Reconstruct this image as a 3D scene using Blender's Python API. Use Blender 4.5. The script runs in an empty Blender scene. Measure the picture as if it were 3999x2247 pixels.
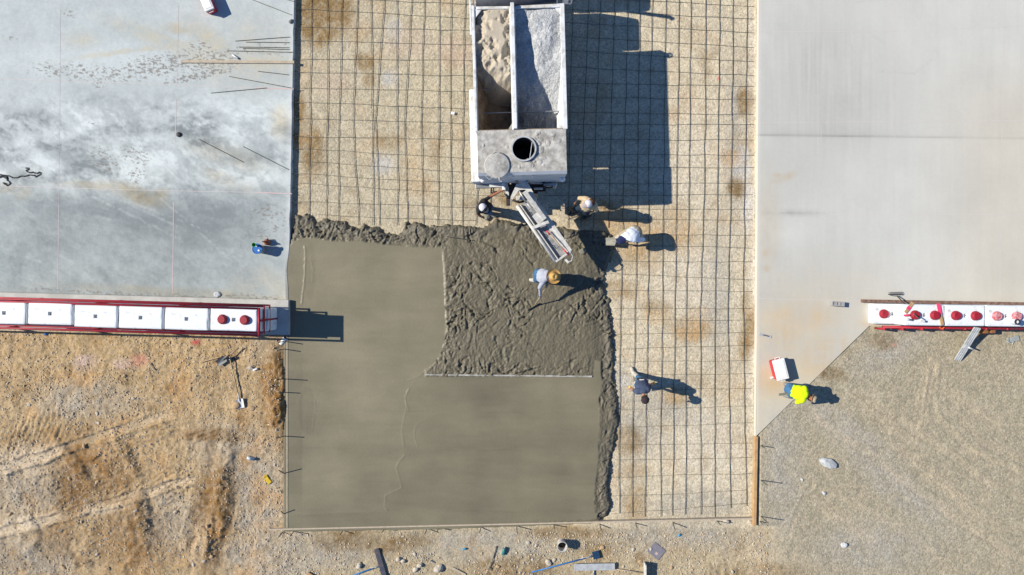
import bpy, bmesh, math, random
import numpy as np
from mathutils import Vector, Matrix, Quaternion

random.seed(7)
rng = np.random.default_rng(11)
R = math.radians

# ------------------------------------------------------------------ camera, sky, sun, exposure
S, H, CX, CY = 122.0, 21.0, 1999.5, 1123.5      # pixels per metre on the ground, camera height
scene = bpy.context.scene
cam_data = bpy.data.cameras.new("camera")
cam_data.sensor_fit = 'HORIZONTAL'
cam_data.sensor_width = 36.0
cam_data.lens = 36.0 * S * H / 3999.0
cam_data.clip_start = 0.1
cam_data.clip_end = 1000.0
cam = bpy.data.objects.new("camera", cam_data)
cam.location = (0, 0, H)
scene.collection.objects.link(cam)
scene.camera = cam

SUN_EL = R(38.4)
SHX, SHY = 0.9892, -0.1466                       # ground direction in which shadows fall
world = bpy.data.worlds.new("World")
scene.world = world
world.use_nodes = True
wn = world.node_tree
sky = wn.nodes.new("ShaderNodeTexSky")
sky.sky_type = 'NISHITA'
sky.sun_disc = False
sky.sun_elevation = SUN_EL
sky.sun_rotation = math.atan2(-SHX, -SHY)
sky.altitude = 1500
sky.air_density = 1.0
sky.dust_density = 0.0
sky.ozone_density = 8.0
wn.links.new(sky.outputs[0], wn.nodes["Background"].inputs[0])
wn.nodes["Background"].inputs[1].default_value = 0.105
sun_data = bpy.data.lights.new("sun", 'SUN')
sun_data.energy = 5.0
sun_data.angle = R(0.53)
sun_data.color = (1.0, 0.925, 0.80)
sun = bpy.data.objects.new("sun", sun_data)
sdir = Vector((math.cos(SUN_EL) * SHX, math.cos(SUN_EL) * SHY, -math.sin(SUN_EL)))
sun.rotation_euler = sdir.to_track_quat('-Z', 'Y').to_euler()
sun.location = (-20, 3, 16)
scene.collection.objects.link(sun)
vs = scene.view_settings
vs.view_transform = 'Standard'
vs.look = 'None'
vs.exposure = 0.41
vs.gamma = 1.0
vs.use_curve_mapping = False
scene.render.film_transparent = False

COL = scene.collection


def at(px, py, z=0.0):
    """the point at height z that stands at this place of the survey photo"""
    k = (H - z) / (H * S)
    return Vector(((px - CX) * k, -(py - CY) * k, z))


# ------------------------------------------------------------------ noise on arrays
def _tab(seed):
    g = np.random.default_rng(seed).random((256, 256)) * 2 * np.pi
    return np.cos(g), np.sin(g)


_tabs = {}


def perlin(x, y, seed=0):
    if seed not in _tabs:
        _tabs[seed] = _tab(seed + 100)
    gx, gy = _tabs[seed]
    xi = np.floor(x).astype(np.int64)
    yi = np.floor(y).astype(np.int64)
    fx = x - xi
    fy = y - yi
    u = fx * fx * fx * (fx * (fx * 6 - 15) + 10)
    v = fy * fy * fy * (fy * (fy * 6 - 15) + 10)

    def g(ix, iy, dx, dy):
        a = ix & 255
        b = iy & 255
        return gx[a, b] * dx + gy[a, b] * dy
    n00 = g(xi, yi, fx, fy)
    n10 = g(xi + 1, yi, fx - 1, fy)
    n01 = g(xi, yi + 1, fx, fy - 1)
    n11 = g(xi + 1, yi + 1, fx - 1, fy - 1)
    a = n00 + u * (n10 - n00)
    b = n01 + u * (n11 - n01)
    return (a + v * (b - a)) * 1.5


def fbm(x, y, octv=4, seed=0, gain=0.5):
    s = 0
    a = 1.0
    t = 0
    for i in range(octv):
        s = s + a * perlin(x * 2 ** i + 17.3 * i, y * 2 ** i - 9.1 * i, seed + i)
        t += a
        a *= gain
    return s / t


def ridged(x, y, octv=3, seed=0, gain=0.5):
    s = 0
    a = 1.0
    t = 0
    for i in range(octv):
        s = s + a * (1 - 2 * np.abs(perlin(x * 2 ** i + 5.3 * i, y * 2 ** i + 3.7 * i, seed + i)))
        t += a
        a *= gain
    return s / t


def sstep(a, b, x):
    t = np.clip((x - a) / (b - a), 0, 1)
    return t * t * (3 - 2 * t)


def ell(PX, PY, cx, cy, rx, ry, ang=0.0, soft=0.45):
    c, s = math.cos(R(ang)), math.sin(R(ang))
    dx, dy = PX - cx, PY - cy
    u = (dx * c + dy * s) / rx
    v = (-dx * s + dy * c) / ry
    return 1 - sstep(1 - soft, 1 + soft, np.sqrt(u * u + v * v))


def seg_dist(PX, PY, a, b):
    ax, ay = a
    bx, by = b
    dx, dy = bx - ax, by - ay
    L2 = dx * dx + dy * dy
    t = np.clip(((PX - ax) * dx + (PY - ay) * dy) / L2, 0, 1)
    return np.hypot(PX - ax - t * dx, PY - ay - t * dy), t


def poly_sd(PX, PY, poly):
    inside = np.zeros(PX.shape, bool)
    d = np.full(PX.shape, 1e9)
    n = len(poly)
    for i in range(n):
        a = poly[i]
        b = poly[(i + 1) % n]
        dd, _ = seg_dist(PX, PY, a, b)
        d = np.minimum(d, dd)
        if a[1] != b[1]:
            c = ((a[1] > PY) != (b[1] > PY)) & (PX < (b[0] - a[0]) * (PY - a[1]) / (b[1] - a[1]) + a[0])
            inside ^= c
    return np.where(inside, d, -d)


def lerp3(A, B, w):
    return A + (B - A) * w[..., None]


def c3(*v):
    return np.array(v, float)


# ------------------------------------------------------------------ materials
MATS = {}


def _nodes(name):
    m = bpy.data.materials.new(name)
    m.use_nodes = True
    nt = m.node_tree
    b = nt.nodes["Principled BSDF"]
    return m, nt, b


def mat(name, col, rough=0.6, metal=0.0, var=0.25, scale=6.0, bump=0.15, bscale=60.0, col2=None, spec=0.4, trans=0.0, lo=0.36, hi=0.62):
    """a worn surface: base colour drifting by noise to col2, fine relief by bump"""
    if name in MATS:
        return MATS[name]
    m, nt, b = _nodes(name)
    tc = nt.nodes.new("ShaderNodeTexCoord")
    n1 = nt.nodes.new("ShaderNodeTexNoise")
    n1.inputs["Scale"].default_value = scale
    n1.inputs["Detail"].default_value = 6
    n1.inputs["Roughness"].default_value = 0.65
    nt.links.new(tc.outputs["Object"], n1.inputs["Vector"])
    ramp = nt.nodes.new("ShaderNodeValToRGB")
    c2 = col2 if col2 else tuple(c * (1 - var) for c in col)
    ramp.color_ramp.elements[0].position = lo
    ramp.color_ramp.elements[1].position = hi
    ramp.color_ramp.elements[0].color = (*c2, 1)
    ramp.color_ramp.elements[1].color = (*col, 1)
    nt.links.new(n1.outputs["Fac"], ramp.inputs["Fac"])
    nt.links.new(ramp.outputs["Color"], b.inputs["Base Color"])
    b.inputs["Roughness"].default_value = rough
    b.inputs["Metallic"].default_value = metal
    b.inputs["Specular IOR Level"].default_value = spec
    if trans:
        b.inputs["Transmission Weight"].default_value = trans
    if bump:
        n2 = nt.nodes.new("ShaderNodeTexNoise")
        n2.inputs["Scale"].default_value = bscale
        n2.inputs["Detail"].default_value = 4
        nt.links.new(tc.outputs["Object"], n2.inputs["Vector"])
        bp = nt.nodes.new("ShaderNodeBump")
        bp.inputs["Strength"].default_value = bump
        bp.inputs["Distance"].default_value = 0.01
        nt.links.new(n2.outputs["Fac"], bp.inputs["Height"])
        nt.links.new(bp.outputs["Normal"], b.inputs["Normal"])
    MATS[name] = m
    return m


def mat_field(name, rough=0.9, grain=0.25, gscale=26.0, gdist=0.02, gstr=0.6, fine=0.2, fscale=90.0, spec=0.3, rough_attr=False):
    """a surface whose own colour is laid out in the attribute 'albedo', broken up by grains and fine noise"""
    m, nt, b = _nodes(name)
    tc = nt.nodes.new("ShaderNodeTexCoord")
    at_ = nt.nodes.new("ShaderNodeAttribute")
    at_.attribute_name = "albedo"
    cur = at_.outputs["Color"]
    vo = nt.nodes.new("ShaderNodeTexVoronoi")
    vo.inputs["Scale"].default_value = gscale
    nt.links.new(tc.outputs["Object"], vo.inputs["Vector"])
    n1 = nt.nodes.new("ShaderNodeTexNoise")
    n1.inputs["Scale"].default_value = fscale
    n1.inputs["Detail"].default_value = 5
    n1.inputs["Roughness"].default_value = 0.7
    nt.links.new(tc.outputs["Object"], n1.inputs["Vector"])
    sep = nt.nodes.new("ShaderNodeSeparateColor")
    nt.links.new(vo.outputs["Color"], sep.inputs[0])

    def mrange(sock, lo, hi, a=0.0, c=1.0):
        mr = nt.nodes.new("ShaderNodeMapRange")
        mr.inputs["From Min"].default_value = a
        mr.inputs["From Max"].default_value = c
        mr.inputs["To Min"].default_value = lo
        mr.inputs["To Max"].default_value = hi
        nt.links.new(sock, mr.inputs["Value"])
        return mr.outputs["Result"]
    f1 = mrange(sep.outputs[0], 1 - grain, 1 + grain)
    f2 = mrange(n1.outputs["Fac"], 1 - fine, 1 + fine, 0.3, 0.7)
    mul = nt.nodes.new("ShaderNodeMath")
    mul.operation = 'MULTIPLY'
    nt.links.new(f1, mul.inputs[0])
    nt.links.new(f2, mul.inputs[1])
    vm = nt.nodes.new("ShaderNodeVectorMath")
    vm.operation = 'SCALE'
    nt.links.new(cur, vm.inputs[0])
    nt.links.new(mul.outputs[0], vm.inputs["Scale"])
    nt.links.new(vm.outputs[0], b.inputs["Base Color"])
    b.inputs["Specular IOR Level"].default_value = spec
    if rough_attr:
        nt.links.new(at_.outputs["Alpha"], b.inputs["Roughness"])
    else:
        b.inputs["Roughness"].default_value = rough
    bp = nt.nodes.new("ShaderNodeBump")
    bp.inputs["Strength"].default_value = gstr
    bp.inputs["Distance"].default_value = gdist
    inv = nt.nodes.new("ShaderNodeMath")
    inv.operation = 'MULTIPLY_ADD'
    inv.inputs[1].default_value = -1.0
    nt.links.new(vo.outputs["Distance"], inv.inputs[0])
    nt.links.new(n1.outputs["Fac"], inv.inputs[2])
    nt.links.new(inv.outputs[0], bp.inputs["Height"])
    nt.links.new(bp.outputs["Normal"], b.inputs["Normal"])
    return m


# ------------------------------------------------------------------ mesh builder
class MB:
    def __init__(self, origin=(0, 0, 0)):
        self.v = []
        self.f = []
        self.o = Vector(origin)

    def add(self, verts, faces, M=None):
        n = len(self.v)
        for p in verts:
            p = Vector(p)
            if M is not None:
                p = M @ p
            self.v.append(p - self.o)
        self.f += [tuple(i + n for i in fc) for fc in faces]
        return self

    def box(self, c, s, rz=0.0, M=None, ch=0.0, rot=None):
        """box centred at c, full size s, edges chamfered by ch"""
        hx, hy, hz = s[0] / 2, s[1] / 2, s[2] / 2
        if rot is not None:
            T = Matrix.Translation(Vector(c)) @ rot.to_4x4()
        else:
            T = Matrix.Translation(Vector(c)) @ Matrix.Rotation(rz, 4, 'Z')
        if M is not None:
            T = M @ T
        if ch <= 0:
            v = [(x, y, z) for z in (-hz, hz) for y in (-hy, hy) for x in (-hx, hx)]
            f = [(0, 2, 3, 1), (4, 5, 7, 6), (0, 1, 5, 4), (2, 6, 7, 3), (0, 4, 6, 2), (1, 3, 7, 5)]
            return self.add(v, f, T)
        bm = bmesh.new()
        bmesh.ops.create_cube(bm, size=1)
        for p in bm.verts:
            p.co = Vector((p.co.x * s[0], p.co.y * s[1], p.co.z * s[2]))
        bmesh.ops.bevel(bm, geom=bm.edges[:], offset=min(ch, min(s) * 0.45), segments=2, affect='EDGES', profile=0.6)
        bm.verts.index_update()
        v = [p.co.copy() for p in bm.verts]
        f = [tuple(q.index for q in fc.verts) for fc in bm.faces]
        bm.free()
        return self.add(v, f, T)

    def tube(self, pts, r, n=8, caps=True, M=None):
        """round bar along pts; r is one radius or one per point"""
        pts = [Vector(p) for p in pts]
        rs = r if isinstance(r, (list, tuple)) else [r] * len(pts)
        verts, faces = [], []
        prev = None
        for i, p in enumerate(pts):
            a = pts[max(i - 1, 0)]
            b = pts[min(i + 1, len(pts) - 1)]
            t = (b - a).normalized()
            if prev is None:
                q = Vector((0, 0, 1)) if abs(t.z) < 0.9 else Vector((1, 0, 0))
                u = t.cross(q).normalized()
            else:
                u = (prev - t * prev.dot(t)).normalized()
            prev = u
            w = t.cross(u)
            for k in range(n):
                an = 2 * math.pi * k / n
                verts.append(p + (u * math.cos(an) + w * math.sin(an)) * rs[i])
        for i in range(len(pts) - 1):
            for k in range(n):
                a = i * n + k
                b = i * n + (k + 1) % n
                faces.append((a, b, b + n, a + n))
        if caps:
            faces.append(tuple(range(n - 1, -1, -1)))
            m = (len(pts) - 1) * n
            faces.append(tuple(range(m, m + n)))
        return self.add(verts, faces, M)

    def lathe(self, prof, n=24, M=None):
        """(radius, z) pairs spun round the z axis; closed where the radius is 0"""
        verts, faces = [], []
        idx = []
        for (r, z) in prof:
            if r < 1e-6:
                idx.append([len(verts)])
                verts.append((0, 0, z))
            else:
                idx.append(list(range(len(verts), len(verts) + n)))
                for k in range(n):
                    a = 2 * math.pi * k / n
                    verts.append((r * math.cos(a), r * math.sin(a), z))
        for i in range(len(prof) - 1):
            A, B = idx[i], idx[i + 1]
            for k in range(n):
                k2 = (k + 1) % n
                if len(A) == 1 and len(B) > 1:
                    faces.append((A[0], B[k2], B[k]))
                elif len(B) == 1 and len(A) > 1:
                    faces.append((A[k], A[k2], B[0]))
                elif len(A) > 1:
                    faces.append((A[k], A[k2], B[k2], B[k]))
        return self.add(verts, faces, M)

    def prism(self, poly, z0, z1, M=None):
        n = len(poly)
        v = [(p[0], p[1], z0) for p in poly] + [(p[0], p[1], z1) for p in poly]
        f = [tuple(range(n - 1, -1, -1)), tuple(range(n, 2 * n))]
        for i in range(n):
            j = (i + 1) % n
            f.append((i, j, j + n, i + n))
        return self.add(v, f, M)

    def build(self, name, m, parent=None, smooth=False, bevel=0.0):
        me = bpy.data.meshes.new(name)
        me.from_pydata([tuple(p) for p in self.v], [], self.f)
        me.update()
        bm = bmesh.new()
        bm.from_mesh(me)
        if bevel:
            bmesh.ops.bevel(bm, geom=bm.edges[:], offset=bevel, segments=2, affect='EDGES')
        bmesh.ops.recalc_face_normals(bm, faces=bm.faces[:])
        bm.to_mesh(me)
        bm.free()
        me.materials.append(m)
        if smooth:
            me.polygons.foreach_set("use_smooth", [True] * len(me.polygons))
        o = bpy.data.objects.new(name, me)
        COL.objects.link(o)
        if parent is not None:
            o.parent = parent
        return o


def tag(o, label, cat, group=None):
    o["label"] = label
    o["category"] = cat
    if group:
        o["group"] = group
    return o


def thing(name, label, cat, loc=(0, 0, 0), rz=0.0, group=None):
    o = bpy.data.objects.new(name, None)
    o.empty_display_size = 0.1
    o.location = loc
    o.rotation_euler = (0, 0, rz)
    COL.objects.link(o)
    return tag(o, label, cat, group)


def copy_tree(o, parent=None):
    c = o.copy()
    COL.objects.link(c)
    c.parent = parent
    for ch in list(o.children):
        copy_tree(ch, c)
    return c


def structure(o):
    o["kind"] = "structure"
    return o


def grid_object(name, xs, ys, Z, keep, albedo, m, alpha=None):
    """a sheet over the grid xs × ys with heights Z; keep masks the cells; albedo is the surface's own colour"""
    X, Y = (xs, ys) if np.ndim(xs) == 2 else np.meshgrid(xs, ys)
    ny, nx = X.shape
    co = np.stack([X, Y, Z], -1).reshape(-1, 3).astype(np.float32)
    I = np.arange(nx * ny).reshape(ny, nx)
    q = np.stack([I[:-1, :-1], I[:-1, 1:], I[1:, 1:], I[1:, :-1]], -1)
    q = q[keep]
    used = np.zeros(nx * ny, bool)
    used[q.ravel()] = True
    remap = np.cumsum(used) - 1
    q = remap[q].astype(np.int32)
    co = co[used]
    me = bpy.data.meshes.new(name)
    me.vertices.add(len(co))
    me.vertices.foreach_set("co", co.ravel())
    me.loops.add(q.size)
    me.loops.foreach_set("vertex_index", q.ravel())
    me.polygons.add(len(q))
    me.polygons.foreach_set("loop_start", np.arange(0, q.size, 4, dtype=np.int32))
    me.polygons.foreach_set("use_smooth", np.ones(len(q), bool))
    me.update(calc_edges=True)
    al = np.ones((nx * ny, 4), np.float32)
    al[:, :3] = np.clip(albedo.reshape(-1, 3), 0.005, 0.9)
    if alpha is not None:
        al[:, 3] = alpha.ravel()
    a = me.color_attributes.new("albedo", 'FLOAT_COLOR', 'POINT')
    a.data.foreach_set("color", al[used].ravel())
    me.materials.append(m)
    o = bpy.data.objects.new(name, me)
    COL.objects.link(o)
    return o


def spaced(a, b, step, far):
    """fine steps from a to b, then steps that grow out to ±far"""
    fine = np.arange(a, b + step * 0.5, step)
    lo, hi = [], []
    d = step * 2
    x = a
    while x > -far:
        x -= d
        lo.append(x)
        d *= 1.5
    d = step * 2
    x = fine[-1]
    while x < far:
        x += d
        hi.append(x)
        d *= 1.5
    return np.concatenate([lo[::-1], fine, hi])


# ------------------------------------------------------------------ the setting: ground, slabs, fresh concrete
SLAB, FOOT = 0.15, 0.30


def gpx(px, py, z):
    """photo place at height z -> the same spot measured on the ground plane"""
    k = (H - z) / H
    return CX + (px - CX) * k, CY + (py - CY) * k


def left_edge(py):
    return 1156.0 - 0.019 * py            # ground-plane x of the old slab's edge


def seam(px):
    return 1141.5 + 0.0265 * px


def foot_low(px):
    return 1280.0 + 0.0265 * px


def right_edge(py):
    return 2954.0 - 0.006 * py


def diag_x(py):
    return 3386.0 - (py - 1272.0) * (3386.0 - 2944.0) / (1702.0 - 1272.0)


Z5 = lambda l: [(1100 + x * 0.5435, 750 + y * 0.5435) for x, y in l]
Z6 = lambda l: [(1000 + x * 0.5823, 1450 + y * 0.5823) for x, y in l]
WET = Z5([(62, 330), (95, 150), (150, 160), (230, 155), (262, 205), (320, 180), (410, 205), (460, 195), (500, 240), (560, 252),
          (590, 208), (640, 252), (700, 238), (750, 285), (830, 292), (870, 258), (885, 215), (980, 212), (1060, 240),
          (1200, 225), (1380, 238), (1440, 246), (1485, 228), (1520, 188), (1610, 200), (1770, 226), (1960, 245), (2150, 268),
          (2300, 268), (2380, 300), (2402, 390), (2390, 440), (2368, 500), (2345, 560), (2330, 640), (2332, 710), (2380, 790),
          (2368, 850), (2385, 960), (2395, 1060), (2402, 1180), (2392, 1260), (2402, 1350)]) + \
    Z6([(2425, 100), (2432, 190), (2446, 340), (2422, 450), (2398, 560), (2378, 680), (2374, 780), (2392, 900), (2368, 970),
        (2302, 1012), (1200, 1054), (192, 1070)]) + [(1113, 1312), (1108, 1308), (1108, 960)]
SMOOTH = [(1060, 1330), (1060, 1000), (1100, 975), (1136, 955), (1180, 928), (1240, 930), (1310, 944), (1420, 944), (1520, 958), (1620, 965), (1730, 966),
          (1738, 1080), (1742, 1200), (1748, 1270), (1740, 1340), (1722, 1390), (1690, 1430), (1664, 1445), (1664, 1468),
          (2312, 1468), (2318, 1405), (2345, 1410), (2350, 1500), (2340, 1560), (2338, 1700), (2336, 1800), (2326, 1880), (2318, 1960),
          (2340, 2040), (2345, 2110), (1700, 2110), (1060, 2110)]

# ---- ground sheet, out to the horizon
gx = spaced(-17.2, 17.2, 0.036, 260.0)
gy = spaced(-9.9, 9.9, 0.036, 260.0)
GX, GY = np.meshgrid(gx, gy)
PX, PY = CX + GX * S, CY - GY * S
WX = PX + 14 * fbm(GX * 0.9, GY * 0.9, 3, 41)
WY = PY + 14 * fbm(GX * 0.9 + 40, GY * 0.9, 3, 45)
fine = fbm(GX * 7, GY * 7, 3, 3)
vfine = fbm(GX * 13, GY * 13, 2, 19)
mid = fbm(GX * 2.2, GY * 2.2, 4, 7)
big = fbm(GX * 0.45, GY * 0.45, 3, 12)
sub = sstep(-6, 6, PX - left_edge(PY)) * sstep(-6, 6, right_edge(PY) - PX) * sstep(-8, 8, 2052 - PY)
wob = 70 * fbm(GX * 0.8, GY * 0.8, 3, 14)
ltr = np.where(PY < 2064, sstep(1108, 1132, PX), sstep(1020, 1300, PX + wob))
leftz = (1 - ltr) * sstep(1285, 1305, PY)
rightz = np.where(PY < 2050, sstep(2946, 2966, PX), sstep(2880, 3080, PX + 60 * fbm(GX * 0.7, GY * 0.7, 3, 15)))
botz = sstep(2046, 2072, PY) * (1 - rightz) * ltr
GZ = 0.06 * leftz + 0.125 * rightz + 0.05 * botz
infr = sstep(-300, -60, PX) * (1 - sstep(4060, 4300, PX)) * sstep(-300, -60, PY) * (1 - sstep(2310, 2550, PY))
GZ = GZ * infr + 0.06 * (1 - infr)
GZ += infr * sub * (0.012 * mid + 0.006 * fine + 0.003 * vfine)
GZ += infr * (leftz * (0.055 * mid + 0.024 * fine + 0.010 * vfine + 0.05 * big) + rightz * (0.016 * mid + 0.006 * fine + 0.0025 * vfine) + botz * (0.026 * mid + 0.012 * fine + 0.006 * vfine))
# wheel tracks and tread marks in the loose dirt
pale = np.zeros_like(GZ)
tracks = [((-200, 1898), (700, 1604), 18, 1.0), ((-200, 2135), (800, 1856), 16, 1.0), ((60, 1860), (520, 1718), 16, 0.5), ((520, 2020), (840, 1930), 16, 0.4)]
for a, b, hw, st in tracks:
    d, t = seg_dist(WX, WY, a, b)
    band = (1 - sstep(hw * 0.6, hw * 1.1, d)) * (1 - sstep(0.93, 1.0, t))
    lip = np.exp(-((d - hw * 1.25) / (hw * 0.3)) ** 2) * (1 - sstep(0.9, 1.0, t)) * (0.45 + 0.8 * np.clip(mid + 0.3, 0, 1))
    GZ = GZ * (1 - 0.75 * st * leftz * band) + st * leftz * (0.02 * band + 0.055 * lip)
    ux, uy = (b[0] - a[0]), (b[1] - a[1])
    L = math.hypot(ux, uy)
    s_ = (PX * ux + PY * uy) / L
    GZ += st * leftz * band * 0.006 * np.sin(s_ * 2 * np.pi / 9.0)
    pale = np.maximum(pale, band * st * leftz)
treads = [(640, 1695, 130, 40, -6, 20, 80), (150, 1680, 150, 60, -15, 20, 20), (345, 1860, 60, 120, 12, 22, 90), (440, 1880, 55, 120, -12, 21, 75),
          (330, 2110, 60, 110, -20, 20, 80), (560, 2060, 45, 110, 0, 22, 95), (230, 1950, 45, 90, -10, 20, 80), (840, 1700, 130, 30, 4, 18, 70),
          (680, 1890, 100, 60, -16, 20, 60), (3450, 1640, 140, 26, 38, 22, 130), (3720, 1930, 220, 24, 40, 22, 130), (3600, 1560, 30, 170, 14, 22, 10),
          (3790, 1600, 140, 22, 35, 24, 125), (3300, 2040, 150, 30, 35, 22, 130), (3000, 2190, 180, 50, 5, 24, 80), (3560, 1790, 120, 22, 38, 22, 130)]
for cx, cy, rx, ry, ang, per, dirn in treads:
    w = ell(WX, WY, cx, cy, rx, ry, ang)
    ph = (PX * math.cos(R(dirn)) + PY * math.sin(R(dirn))) + 10 * fbm(GX * 3, GY * 3, 2, 23)
    amp = np.where(PX < 2000, 0.050, 0.018)
    GZ += amp * w * infr * (np.abs(np.sin(ph * np.pi / per)) - 0.5) * (0.6 + 0.6 * mid)
    if cx > 2000:
        pale = np.maximum(pale, 0.35 * w)
for pts, hw, st in [([(3130, 1600), (3420, 1800), (3700, 2010), (4080, 2240)], 17, 0.7), ([(3330, 1520), (3560, 1680), (3800, 1850), (4080, 2010)], 15, 0.55), ([(3640, 1420), (3625, 1540), (3650, 1640), (3760, 1740), (3950, 1830)], 13, 0.8),
                    ([(3740, 1640), (3850, 1730), (4080, 1860)], 13, 0.5), ([(3060, 2120), (3120, 1960), (3170, 1880)], 10, 0.5), ([(3200, 1900), (3500, 2060), (3800, 2290)], 15, 0.5), ([(3000, 2200), (3300, 2215), (3600, 2290)], 14, 0.4)]:
    dm = np.full(PX.shape, 1e9)
    for a, b in zip(pts[:-1], pts[1:]):
        dm = np.minimum(dm, seg_dist(WX, WY, a, b)[0])
    w = (1 - sstep(hw * 0.5, hw * 1.3, dm)) * st * np.clip(0.7 + 0.9 * mid, 0, 1)
    GZ += infr * rightz * (-0.012 * w + 0.012 * st * np.exp(-((dm - hw * 1.5) / (hw * 0.4)) ** 2))
    pale = np.maximum(pale, 0.75 * w * rightz)
# spoil heaps along the left form and a few ridges
heap = ell(WX, WY, 1085, 1500, 42, 150, 0) * 0.09 + ell(WX, WY, 1095, 1640, 30, 90) * 0.06 + ell(WX, WY, 860, 2010, 36, 190, 12) * 0.07 \
    + ell(WX, WY, 880, 1790, 30, 120, 10) * 0.05 + ell(WX, WY, 560, 2010, 26, 110, -8) * 0.05 + ell(WX, WY, 290, 1800, 22, 120, -38) * 0.05 \
    + ell(WX, WY, 500, 1780, 22, 110, -30) * 0.05 + ell(WX, WY, 800, 2120, 30, 120, 10) * 0.05
clod = ell(WX, WY, 380, 1960, 420, 250, 0, 0.6) + 0.7 * ell(WX, WY, 850, 1720, 220, 90, 0, .6)
GZ += infr * leftz * np.clip(clod, 0, 1) * (0.030 * ridged(GX * 3.1, GY * 3.1, 4, 36, 0.62) + 0.03 * fbm(GX * 1.2, GY * 1.2, 3, 39))
GZ += infr * heap * (1.0 + 0.9 * ridged(GX * 4, GY * 4, 3, 31))
lump_b = ell(WX, WY, 2010, 2210, 120, 60, 0) * 0.045 + ell(WX, WY, 1600, 2190, 200, 60) * 0.015 + ell(WX, WY, 2900, 2230, 240, 40) * 0.03
GZ += infr * lump_b * (0.6 + 1.1 * ridged(GX * 3.4, GY * 3.4, 3, 33))
for fx in (120, 330, 520, 760, 900):       # soft furrows from the digger's bucket
    w = ell(WX, WY, fx, 2130 - 0.1 * fx, 40, 160, 8)
    GZ += 0.06 * w * infr * ridged(GX * 1.7, GY * 1.7, 3, 55)
# soil under the slabs lies lower
uL = (PX < left_edge(PY) - 4) & (PY < foot_low(PX) - 6)
uR = (PX > right_edge(PY) + 4) & ((PY < 1268) | (PX < diag_x(PY) - 5)) & (PY < 1700)
GZ = np.where(uL | uR, -0.06, GZ)

dry = c3(0.515, 0.45, 0.325)
A = np.broadcast_to(dry, GX.shape + (3,)).copy()
A = lerp3(A, c3(0.37, 0.262, 0.135), leftz * infr)
A = lerp3(A, c3(0.305, 0.268, 0.185), rightz)
A = lerp3(A, c3(0.355, 0.292, 0.182), np.clip(botz / np.maximum(1 - rightz, 0.02), 0, 1) * (1 - rightz))
A = lerp3(A, c3(0.39, 0.345, 0.245), sub * (1 - sstep(1750, 2350, PX)) * 0.8)
A *= (1 + 0.16 * mid + 0.14 * fine + 0.09 * vfine + 0.08 * big)[..., None]
# grey gravel showing through
gr = np.zeros_like(GZ)
for e in [(930, 1770, 170, 90, 20), (1000, 1930, 120, 200, 0), (110, 1910, 150, 110, -10), (650, 2030, 130, 100, 0), (330, 1560, 160, 70, 0), (1060, 1350, 60, 60, 0),
          (90, 2170, 200, 90, 0), (1050, 2170, 190, 110, 0), (1900, 2120, 300, 70, 0), (2650, 2080, 250, 60, 0), (3050, 1800, 70, 260, 0), (2500, 1660, 90, 110, 0),
          (2560, 1580, 200, 50, 20), (3480, 1370, 160, 60, -30), (3250, 1650, 240, 50, 30), (3500, 1900, 260, 60, 40), (3400, 2130, 200, 90, 0), (2800, 1150, 50, 260, 0),
          (2440, 1490, 70, 60, 0), (2870, 560, 40, 300, 0), (2740, 1980, 160, 60, 0), (1300, 2150, 180, 60, 0)]:
    gr = np.maximum(gr, ell(WX, WY, e[0], e[1], e[2], e[3], e[4], 0.7))
gr = gr * np.clip(0.75 + 0.8 * mid, 0, 1) * infr
A = lerp3(A, c3(0.32, 0.305, 0.265), gr * 0.75)
speck = fbm(GX * 16, GY * 16, 2, 29, 0.8)
A = lerp3(A, c3(0.17, 0.175, 0.165), infr * np.clip(speck * 1.6 - 0.12, 0, 0.75) * np.clip(0.30 * leftz + 0.60 * rightz * (1 - pale) + 0.40 * botz + 0.22 * sub + 0.4 * gr, 0, 0.9))
A = lerp3(A, c3(0.48, 0.43, 0.33), infr * np.clip(-speck * 1.6 - 0.15, 0, 0.7) * np.clip(0.35 * leftz + 0.55 * rightz + 0.4 * botz + 0.3 * sub, 0, 0.9))
A = lerp3(A, c3(0.50, 0.40, 0.275), np.clip(pale * (0.7 + 0.7 * mid + 0.4 * fine), 0, 1) * 0.75)
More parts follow.
